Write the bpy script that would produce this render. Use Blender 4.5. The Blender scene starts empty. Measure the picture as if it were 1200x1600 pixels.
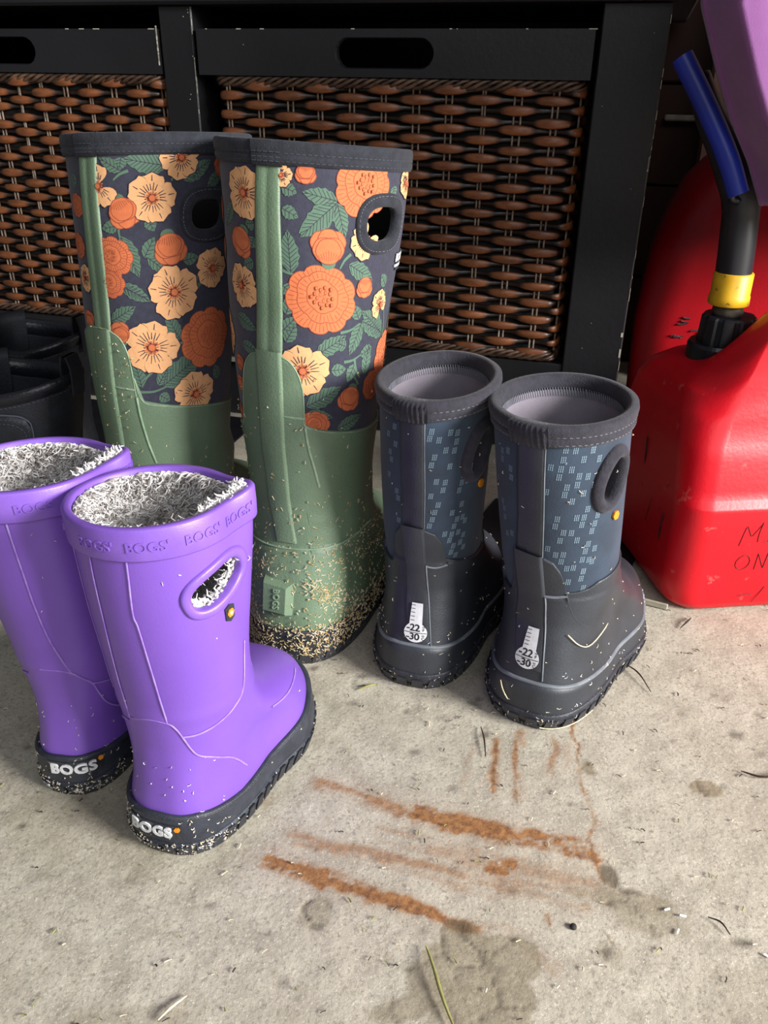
import bpy, math, random
import numpy as np
from mathutils import Matrix, Vector
random.seed(7); RNG = np.random.default_rng(7)
PI = math.pi
def rad(d): return d * PI / 180.0
# ------------------------------------------------------------------ camera, world, light, exposure
sc = bpy.context.scene
col = sc.collection
cam_d = bpy.data.cameras.new('camera'); cam = bpy.data.objects.new('camera', cam_d); col.objects.link(cam)
cam_d.sensor_fit = 'VERTICAL'; cam_d.sensor_height = 36.0; cam_d.lens = 36.0 * 1293.0 / 1600.0
cam_d.clip_start = 0.02
cam.matrix_world = Matrix(((0.99991844, -0.01277193, 0, 0), (0.00600488, 0.47012361, -0.88258016, 0),
                           (0.01127225, 0.88250817, 0.47016196, 0.43), (0, 0, 0, 1)))
sc.camera = cam
world = bpy.data.worlds.new('world'); sc.world = world; world.use_nodes = True
world.node_tree.nodes['Background'].inputs[0].default_value = (0.80, 0.88, 1.0, 1)
world.node_tree.nodes['Background'].inputs[1].default_value = 0.09
def area(name, loc, target, sx, sy, power, color):
    d = bpy.data.lights.new(name, 'AREA'); d.shape = 'RECTANGLE'; d.size = sx; d.size_y = sy; d.energy = power; d.color = color
    o = bpy.data.objects.new(name, d); col.objects.link(o); o.location = loc
    o.rotation_euler = (Vector(target) - Vector(loc)).to_track_quat('-Z', 'Y').to_euler()
    return o
# daylight through the open garage door, behind and to the right of the camera
area('garage_door_daylight', (2.15, -0.75, 1.12), (0.0, 0.5, 0.08), 1.0, 0.8, 130, (1.0, 0.985, 0.96))
area('garage_door_skylight', (0.5, -1.9, 1.7), (0.05, 0.25, 0.0), 2.4, 1.4, 20, (0.95, 0.97, 1.0))  # added soft fill without a real source, lifts the floor and boot interiors
sc.view_settings.view_transform = 'Standard'; sc.view_settings.look = 'None'
sc.view_settings.exposure = 0.45; sc.view_settings.gamma = 1.0; sc.view_settings.use_curve_mapping = False

# ------------------------------------------------------------------ materials
def lin(h):
    h = h.lstrip('#'); r = [int(h[i:i+2], 16) / 255 for i in (0, 2, 4)]
    return tuple((c / 12.92 if c <= 0.04045 else ((c + 0.055) / 1.055) ** 2.4) for c in r) + (1,)
MATS = {}
def mat(name, base, rough=0.5, base2=None, nscale=30, bump=0.0, bscale=400, dust=None, dscale=220, dthr=0.66, spec=0.5, metal=0.0, sheen=0.0, coat=0.0, stretch=None, nlo=.35, nhi=.65):
    m = bpy.data.materials.new(name); m.use_nodes = True; nt = m.node_tree; N = nt.nodes; L = nt.links
    b = N['Principled BSDF']; b.inputs['Roughness'].default_value = rough; b.inputs['Metallic'].default_value = metal
    b.inputs['Specular IOR Level'].default_value = spec; b.inputs['Sheen Weight'].default_value = sheen
    b.inputs['Coat Weight'].default_value = coat; b.inputs['Coat Roughness'].default_value = .25
    tc = N.new('ShaderNodeTexCoord'); src = tc.outputs['Object']
    if stretch:
        mp = N.new('ShaderNodeMapping'); mp.inputs['Scale'].default_value = stretch; L.new(src, mp.inputs[0]); src = mp.outputs[0]
    def noise(scale, det=3, rgh=.55):
        n = N.new('ShaderNodeTexNoise'); n.inputs['Scale'].default_value = scale; n.inputs['Detail'].default_value = det
        n.inputs['Roughness'].default_value = rgh; L.new(src, n.inputs['Vector']); return n.outputs['Fac']
    def ramp(s, a, c):
        r = N.new('ShaderNodeMapRange'); r.inputs['From Min'].default_value = a; r.inputs['From Max'].default_value = c; L.new(s, r.inputs[0]); return r.outputs[0]
    def mix(f, a, c):
        x = N.new('ShaderNodeMix'); x.data_type = 'RGBA'; L.new(f, x.inputs[0])
        for s, v in ((6, a), (7, c)):
            if isinstance(v, tuple): x.inputs[s].default_value = v
            else: L.new(v, x.inputs[s])
        return x.outputs[2]
    c = lin(base)
    c = mix(ramp(noise(nscale, 4), nlo, nhi), c, lin(base2) if base2 else tuple(v * .9 for v in lin(base)[:3]) + (1,))
    if dust:
        f = ramp(noise(dscale, 5, .7), dthr, dthr + .05); c = mix(f, c, lin(dust))
    L.new(c, b.inputs['Base Color'])
    if bump > 0:
        bp = N.new('ShaderNodeBump'); bp.inputs['Strength'].default_value = bump; bp.inputs['Distance'].default_value = .001
        L.new(noise(bscale, 3), bp.inputs['Height']); L.new(bp.outputs[0], b.inputs['Normal'])
    MATS[name] = m; return m
def flat(name, base, rough=.7): 
    return mat(name, base, rough, nscale=300)
M_purple = mat('purple_rubber', '#764fb4', .38, '#7d56ba', 12, .10, 900, dust='#a58bdd', dscale=300, dthr=.74)
M_purple_l = mat('purple_rubber_raised', '#7a54b8', .40, '#825cbe', 60, .1, 900)
M_worn = mat('worn_seam', '#a385cf', .6, '#8a62c6', 120)
M_fleece = mat('fleece', '#ece9e7', .95, '#d2cdca', 90, sheen=.3)
M_fleece_d = mat('fleece_dark', '#a89f9a', .95, '#8d837e', 90, sheen=.3)
M_blackr = mat('black_rubber', '#22242a', .5, '#34363e', 60, .5, 500, dust='#8f8d86', dscale=330, dthr=.66)
M_foxing = mat('black_ribbed_rubber', '#272a33', .5, '#363a45', 80, .4, 900, dust='#868690', dscale=420, dthr=.70)
M_green = mat('green_rubber', '#6c8168', .45, '#61765d', 20, .35, 700, dust='#8b9c7c', dscale=260, dthr=.70)
M_greend = mat('green_rubber_worn', '#93a58d', .6, '#6c8a69', 90)
M_floral = mat('floral_neoprene', '#2b2b3a', .85, '#333344', 260, .3, 900, sheen=.15)
M_bind = mat('black_binding', '#1c1e26', .92, '#282a33', 180, .5, 700, sheen=.08)
M_bindd = mat('navy_binding', '#24222b', .92, '#2e2c36', 200, .5, 700, sheen=.1)
M_navy = mat('navy_neoprene', '#253140', .85, '#2e3d4f', 40, .25, 900, sheen=.1)
M_navyr = mat('charcoal_rubber', '#2a2d33', .46, '#353940', 26, .25, 700, dust='#6e7174', dscale=420, dthr=.72)
M_seamg = mat('grey_piping', '#74797f', .55, '#5a5f66', 60)
M_liner = mat('grey_lining', '#7d7680', .95, '#756e78', 60, .3, 900)
M_dliner = mat('dark_lining', '#1d1b1d', .95)
M_thread = flat('pale_thread', '#6e707a', .9)
M_threadd = flat('dark_thread', '#3e414c', .9)
M_straw = mat('straw_crumb', '#cdbb92', .9, '#e2d9c2', 400)
M_sawd = mat('sawdust', '#b89660', .95, '#d6bd8a', 400)
M_white = flat('white_print', '#d9dadc', .6)
M_ink = flat('black_ink', '#15161a', .6)
M_orange = flat('orange_rubber', '#e08a1e', .5)
M_print = {'cream': flat('print_cream', '#e6ac78', .85), 'orange': flat('print_orange', '#cf7044', .85), 'leaf': flat('print_leaf', '#56725f', .85),
           'stem': flat('print_stem', '#57745f', .85), 'line': flat('print_line', '#30293a', .85), 'rust': flat('print_rust', '#9c4730', .85)}
M_dots = flat('pale_dot_print', '#7f95a3', .8)
M_wood = mat('black_painted_wood', '#1b1b1e', .42, '#222225', 8, .25, 160, dust='#39393b', dscale=90, dthr=.76)
M_chip = flat('bare_chipped_paint', '#b9b4a6', .8)
M_shelfedge = mat('worn_pale_edge', '#6f7468', .7, '#8b8e82', 60)
M_leather = mat('black_leather', '#15161b', .34, '#1a1b21', 60, .6, 260)
M_leathern = mat('black_nubuck', '#14161c', .6, '#1b1e26', 90, .4, 600)
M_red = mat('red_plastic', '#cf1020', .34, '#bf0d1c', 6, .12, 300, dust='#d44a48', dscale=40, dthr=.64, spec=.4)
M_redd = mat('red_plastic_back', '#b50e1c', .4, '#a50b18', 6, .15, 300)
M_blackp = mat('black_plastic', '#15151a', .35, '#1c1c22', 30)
M_yellow = mat('yellow_plastic', '#d8a91c', .45, '#c79512', 60, dust='#6b5320', dscale=120, dthr=.62)
M_dirtp = mat('dirty_plastic', '#4a4136', .8, '#2b2621', 200)
M_blue = mat('blue_plastic', '#1b2f9e', .4, '#172984', 20)
M_cloth = mat('purple_cloth', '#6e3c72', .9, '#76447a', 30, .3, 900, sheen=.3, dust='#c9a4d0', dscale=260, dthr=.735)
M_marker = flat('marker_ink', '#3a0a12', .7)
M_grime = mat('grime', '#4a221c', .9, '#2c1512', 300)
M_wall = mat('brown_wall', '#4a2c22', .8, '#35201a', 9, .5, 60, stretch=(1, 1, .3))
M_pale = mat('pale_lath', '#b4ac9c', .8, '#948c7c', 60)
M_grass = mat('dry_grass', '#9c9a5a', .8, '#7d7a45', 100)
M_twig = mat('dark_twig', '#3d3026', .9, '#2a211b', 100)
M_pebble = mat('dark_pebble', '#2c2a28', .8)

# ------------------------------------------------------------------ object helpers
def link(o): col.objects.link(o); return o
def empty(name, loc, label, cat, group=None):
    o = bpy.data.objects.new(name, None); o.location = loc; o.empty_display_size = .03; link(o)
    o['label'] = label; o['category'] = cat
    if group: o['group'] = group
    return o
def part(name, V, F, m, root=None, smooth=True, stuff=False, label=None, mats=None, mi=None):
    V = np.asarray(V, float).reshape(-1, 3)
    if root is not None:
        loc = Vector(root.location)
        if root.parent: loc = loc + Vector(root.parent.location)
        V = V - np.array(loc)
    me = bpy.data.meshes.new(name); me.from_pydata(V.tolist(), [], [tuple(int(i) for i in f) for f in F]); me.validate(clean_customdata=False)
    for x in (mats or [m]): me.materials.append(x)
    if mi is not None and len(mi) == len(me.polygons): me.polygons.foreach_set('material_index', list(mi))
    if smooth: me.polygons.foreach_set('use_smooth', [True] * len(me.polygons))
    me.update(); o = bpy.data.objects.new(name, me); link(o)
    if root is not None: o.parent = root
    if stuff: o['kind'] = 'stuff'
    if label: o['label'] = label
    return o
class Acc:
    def __init__(s): s.V = []; s.F = []; s.n = 0; s.mi = []
    def add(s, V, F, mi=0):
        V = np.asarray(V, float).reshape(-1, 3); s.V.append(V)
        for f in F: s.F.append(tuple(i + s.n for i in f)); s.mi.append(mi)
        s.n += len(V)
    def part(s, name, m, root=None, **k):
        if not s.V: return None
        return part(name, np.vstack(s.V), s.F, m, root, mi=(s.mi if k.get('mats') else None), **k)
def grid_faces(nr, nc, wrap=False, flip=False):
    F = []
    for i in range(nr - 1):
        for j in range(nc if wrap else nc - 1):
            k = (j + 1) % nc
            q = (i * nc + j, i * nc + k, (i + 1) * nc + k, (i + 1) * nc + j)
            F.append(q[::-1] if flip else q)
    return F
def box(c, h, rz=0.0, bev=.0):
    """box with chamfered edges: centre c, half sizes h"""
    c = np.array(c, float); h = np.array(h, float); b = min(bev, h.min() * .9)
    if b <= 0:
        V = np.array([(x, y, z) for x in (-1, 1) for y in (-1, 1) for z in (-1, 1)], float) * h
        F = [(0, 1, 3, 2), (4, 6, 7, 5), (0, 4, 5, 1), (2, 3, 7, 6), (0, 2, 6, 4), (1, 5, 7, 3)]
    else:
        V = []; 
        for sx in (-1, 1):
            for sy in (-1, 1):
                for sz in (-1, 1):
                    for k in range(3):
                        p = np.array([sx, sy, sz], float) * (h - b); p[k] = [sx, sy, sz][k] * h[k]; V.append(p)
        V = np.array(V)
        def I(sx, sy, sz, k): return ((sx > 0) * 4 + (sy > 0) * 2 + (sz > 0)) * 3 + k
        F = []
        for k in range(3):
            a, d = [i for i in range(3) if i != k]
            for s in (-1, 1):
                q = []
                for (u, v) in ((-1, -1), (1, -1), (1, 1), (-1, 1)):
                    t = [0, 0, 0]; t[k] = s; t[a] = u; t[d] = v; q.append(I(*t, k))
                F.append(tuple(q))
            for u in (-1, 1):
                for v in (-1, 1):
                    t0 = [0, 0, 0]; t0[a] = u; t0[d] = v; t0[k] = -1; t1 = list(t0); t1[k] = 1
                    F.append((I(*t0, a), I(*t1, a), I(*t1, d), I(*t0, d)))
        for sx in (-1, 1):
            for sy in (-1, 1):
                for sz in (-1, 1): F.append((I(sx, sy, sz, 0), I(sx, sy, sz, 1), I(sx, sy, sz, 2)))
    cc, ss = math.cos(rz), math.sin(rz)
    Rm = np.array([[cc, -ss, 0], [ss, cc, 0], [0, 0, 1]])
    return V @ Rm.T + c, F
def tube(P, r, n=10, cap=True, flat_=1.0):
    """swept tube through points P with radius r (scalar or list)"""
    P = np.asarray(P, float); m = len(P); r = np.broadcast_to(np.asarray(r, float), (m,))
    T = np.gradient(P, axis=0); T /= np.linalg.norm(T, axis=1)[:, None] + 1e-12
    up = np.array([0, 0, 1.]) if abs(T[0][2]) < .9 else np.array([1., 0, 0])
    V = []; prev = None
    for i in range(m):
        a = np.cross(T[i], up) if prev is None else prev - prev @ T[i] * T[i]
        a /= np.linalg.norm(a) + 1e-12; b = np.cross(T[i], a); prev = a
        for k in range(n):
            t = 2 * PI * k / n; V.append(P[i] + r[i] * (math.cos(t) * a + flat_ * math.sin(t) * b))
    F = grid_faces(m, n, True)
    if cap: F.append(tuple(range(n))); F.append(tuple(range((m - 1) * n, m * n))[::-1])
    return np.array(V), F
def blade(P, w, up=(0, 0, 1)):
    """thin tapered closed strand: a 3-sided tube"""
    n = len(P); r = [w * (1 - .75 * abs(2 * i / (n - 1) - 1) ** 2) for i in range(n)]
    return tube(P, r, 3)
def spl(pts, n):
    """Catmull-Rom through pts"""
    P = np.asarray(pts, float); P = np.vstack([2 * P[0] - P[1], P, 2 * P[-1] - P[-2]]); out = []
    m = len(P) - 3
    for t in np.linspace(0, m - 1e-9, n):
        i = int(t); u = t - i; a, b, c, d = P[i:i+4]
        out.append(.5 * ((2 * b) + (c - a) * u + (2 * a - 5 * b + 4 * c - d) * u * u + (3 * b - a - 3 * c + d) * u ** 3))
    return np.array(out)
# ------------------------------------------------------------------ the boot surface: S(theta, v), theta = 0 at the heel, + to the wearer's right; v = level in metres
def smooth01(x): x = np.clip(x, 0, 1); return x * x * (3 - 2 * x)
class Boot:
    def __init__(s, loc, yaw, table, cx, twist=0.0, tilt=(0, 0), lean=(0, 0), bend=0.0, zt=.1, hook=None, scale=1.0):
        s.loc = np.array([loc[0], loc[1], 0.0]); y = math.radians(yaw)
        s.t = np.array([math.sin(y), math.cos(y), 0]); s.r = np.array([math.cos(y), -math.sin(y), 0])
        T = np.array(table, float); s.top = T[-1, 0]; s.v = np.linspace(0, s.top, 400)
        s.tab = [s._cub(T[:, 0], T[:, k], s.v) for k in range(1, T.shape[1])]
        s.cx = cx; s.twist = math.radians(twist); s.tilt = tilt; s.lean = lean; s.bend = bend; s.zt = zt; s.hook = hook
    @staticmethod
    def _cub(x, y, q):
        h = np.diff(x); d = np.diff(y) / h; m = np.zeros(len(x)); m[0] = d[0]; m[-1] = d[-1]
        for i in range(1, len(x) - 1): m[i] = 0 if d[i-1] * d[i] <= 0 else 2 * d[i-1] * d[i] / (d[i-1] + d[i])
        i = np.clip(np.searchsorted(x, q, side='right') - 1, 0, len(x) - 2); t = (q - x[i]) / h[i]
        return (2*t**3-3*t**2+1)*y[i] + (t**3-2*t**2+t)*h[i]*m[i] + (-2*t**3+3*t**2)*y[i+1] + (t**3-t**2)*h[i]*m[i+1]
    def S(s, th, v):
        th, v = np.broadcast_arrays(np.asarray(th, float), np.asarray(v, float))
        xb, xf, w, fo = [np.interp(v, s.v, a) for a in s.tab]
        q = (1 - np.cos(th)) / 2; x = xb + (xf - xb) * q; sn = np.sin(th)
        fp = (np.clip(4 * q * (1 - q), 0, 1)) ** .34 * (.80 + .22 * smooth01((q - .4) / .3))
        y = w * (sn * (1 - fo) + np.sign(sn) * fp * fo)
        z = v.copy() if isinstance(v, np.ndarray) else np.array(v)
        y = y + s.bend * fo * smooth01((q - .35) / .65)
        g = smooth01((v - s.zt) / (s.top - s.zt))
        if s.hook: x, y, z = s.hook(th, v, g, x, y, z)
        ca, sa = np.cos(s.twist * g), np.sin(s.twist * g)
        xx = x - s.cx; x, y = s.cx + xx * ca - y * sa, xx * sa + y * ca
        z = z + g * (s.tilt[0] * (x - s.cx) + s.tilt[1] * y)
        x = x + s.lean[0] * np.clip(v - s.zt, 0, None); y = y + s.lean[1] * np.clip(v - s.zt, 0, None)
        return s.loc + x[..., None] * s.t + y[..., None] * s.r + z[..., None] * np.array([0, 0, 1.])
    def SN(s, th, v):
        th, v = np.broadcast_arrays(np.asarray(th, float), np.asarray(v, float)); e = 2e-3; h = 5e-4
        du = (s.S(th + e, v) - s.S(th - e, v)) / (2 * e)
        v1 = np.clip(v + h, 0, s.top); v0 = np.clip(v - h, 0, s.top)
        dv = (s.S(th, v1) - s.S(th, v0)) / (v1 - v0)[..., None]
        n = np.cross(du, dv); n /= np.linalg.norm(n, axis=-1)[..., None] + 1e-12
        return s.S(th, v), n, np.linalg.norm(du, axis=-1), np.linalg.norm(dv, axis=-1)
    def at(s, th, v, off=0.0):
        P, n, a, b = s.SN(th, v); return P + n * np.asarray(off)[..., None]
    def loc2(s, th0, v0, D):
        """2-D metres around (th0, v0) -> theta, v;  D[:,0] to the right as seen from outside, D[:,1] up"""
        if abs(th0) < .6 and v0 < s.zt:      # the heel of the foot: measure along the curve itself
            t = np.linspace(th0 - 1.1, th0 + 1.1, 401); P = s.S(t, np.full(401, v0)); d = np.r_[0, np.cumsum(np.linalg.norm(np.diff(P, axis=0), axis=1))]
            return np.interp(D[:, 0], d - d[200], t), np.clip(v0 + D[:, 1] / float(s.SN(th0, v0)[3]), 0, s.top)
        _, _, a, b = s.SN(th0, v0); return th0 + D[:, 0] / float(a), np.clip(v0 + D[:, 1] / float(b), 0, s.top)
def scale_rows(rows, sl, sh, sw):
    return [(v * sh, xb * sl, xf * sl, w * sw, fo) for v, xb, xf, w, fo in rows]
TALL = [(0, .006, .256, .053, 1), (.015, .001, .265, .056, 1), (.04, .002, .263, .056, 1), (.058, .006, .252, .054, .97), (.075, .010, .232, .052, .9),
        (.09, .015, .198, .049, .75), (.105, .020, .165, .046, .5), (.125, .022, .140, .043, .25), (.15, .019, .130, .044, .1), (.20, .010, .130, .049, 0),
        (.26, .001, .133, .054, 0), (.33, -.006, .138, .060, 0), (.388, -.010, .142, .063, 0)]
NAVY = [(0, .006, .182, .044, 1), (.012, .000, .190, .047, 1), (.034, .001, .189, .046, 1), (.048, .004, .182, .044, .97), (.060, .007, .168, .042, .9),
        (.072, .011, .140, .040, .75), (.085, .014, .118, .038, .45), (.10, .014, .104, .0375, .2), (.12, .012, .097, .039, .05), (.16, .006, .098, .042, 0),
        (.20, .000, .103, .045, 0), (.238, -.004, .107, .048, 0)]
PURP = [(0, .004, .168, .041, 1), (.010, .000, .174, .044, 1), (.030, .001, .172, .043, 1), (.044, .004, .165, .041, .97), (.054, .006, .152, .040, .9),
        (.064, .008, .128, .039, .7), (.077, .009, .104, .038, .4), (.092, .008, .092, .038, .15), (.12, .005, .090, .040, 0), (.16, .000, .093, .044, 0),
        (.20, -.004, .096, .047, 0), (.222, -.006, .097, .048, 0)]
BLK = [(0, .004, .275, .045, 1), (.012, .000, .285, .048, 1), (.035, .001, .283, .048, 1), (.052, .004, .270, .046, .97), (.066, .006, .240, .045, .9),
       (.082, .008, .190, .044, .7), (.098, .008, .150, .044, .4), (.12, .006, .125, .045, .1), (.15, .000, .118, .047, 0), (.185, -.004, .116, .047, 0)]
def purp_hook(th, v, g, x, y, z):
    # the rim is pinched into a soft corner on the outer side, where the handle slot weakens it
    c = np.exp(-((th - 1.95) / .30) ** 2)
    return x, y + .012 * c * g * g, z + .004 * c * g * g
def tall_hook(th, v, g, x, y, z):
    # the empty neoprene shaft bows a little
    return x, y + .002 * np.sin(v * 30 + th * 2) * g, z
def fitted(T, cx, sl, swb, swt, sxt, sh):
    out = []; top = T[-1][0]
    for v, xb, xf, w, fo in T:
        q = min(1, max(0, (v / top - .25) / .75)); xb2 = cx + (xb - cx) * (1 + (sxt - 1) * q); xf2 = cx + (xf - cx) * (1 + (sxt - 1) * q)
        if fo >= .4: xf2 *= sl
        out.append((v * sh, xb2, xf2, w * (swb + (swt - swb) * v / top), fo))
    return out
BOOTS = dict(
    tallR=Boot((-0.0781, 0.5431), 12.4421, fitted(TALL, 0.065, 0.7872, 1.1311, 1.0775, 1.011, 0.9871), 0.065, twist=8.7775, tilt=(-0.0876, -0.0365), lean=(0.2205, -0.0116), zt=0.12, hook=tall_hook),
    tallL=Boot((-0.2205, 0.6024), 21.9403, fitted(TALL, 0.065, 0.7872, 1.1824, 1.042, 1.0281, 0.988), 0.065, twist=5.391, tilt=(-0.0733, 0.0555), lean=(0.2259, -0.0345), zt=0.12, hook=tall_hook),
    navyR=Boot((0.1058, 0.4735), 27.2858, fitted(NAVY, 0.05, 1.0389, 1.2191, 0.9475, 0.9982, 1.0032), 0.05, twist=2.843, tilt=(-0.0086, 0.01), lean=(0.0119, -0.088), zt=0.1, hook=None),
    navyL=Boot((0.0221, 0.515), 17.1615, fitted(NAVY, 0.05, 0.9619, 1.1254, 0.8381, 0.9812, 1.0167), 0.05, twist=3.9172, tilt=(0.0164, 0.0089), lean=(-0.0191, 0.009), zt=0.1, hook=None),
    purpR=Boot((-0.134, 0.3545), 15.9963, fitted(PURP, 0.045, 0.9605, 1.2254, 0.9261, 0.8433, 0.9967), 0.045, twist=-4.1977, tilt=(-0.0443, 0.039), lean=(0.0539, -0.0743), zt=0.06, hook=purp_hook),
    purpL=Boot((-0.209, 0.4001), 7.1696, fitted(PURP, 0.045, 1.007, 0.9915, 0.9612, 0.9501, 0.9855), 0.045, twist=-1.0194, tilt=(-0.0808, 0.028), lean=(0.0487, -0.0882), zt=0.06, hook=purp_hook),
    blkF=Boot((-.285, .715), -72, BLK, .06, zt=.1),
    blkB=Boot((-.32, .848), -72, BLK, .06, zt=.1, tilt=(0, .06)),
)
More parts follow.
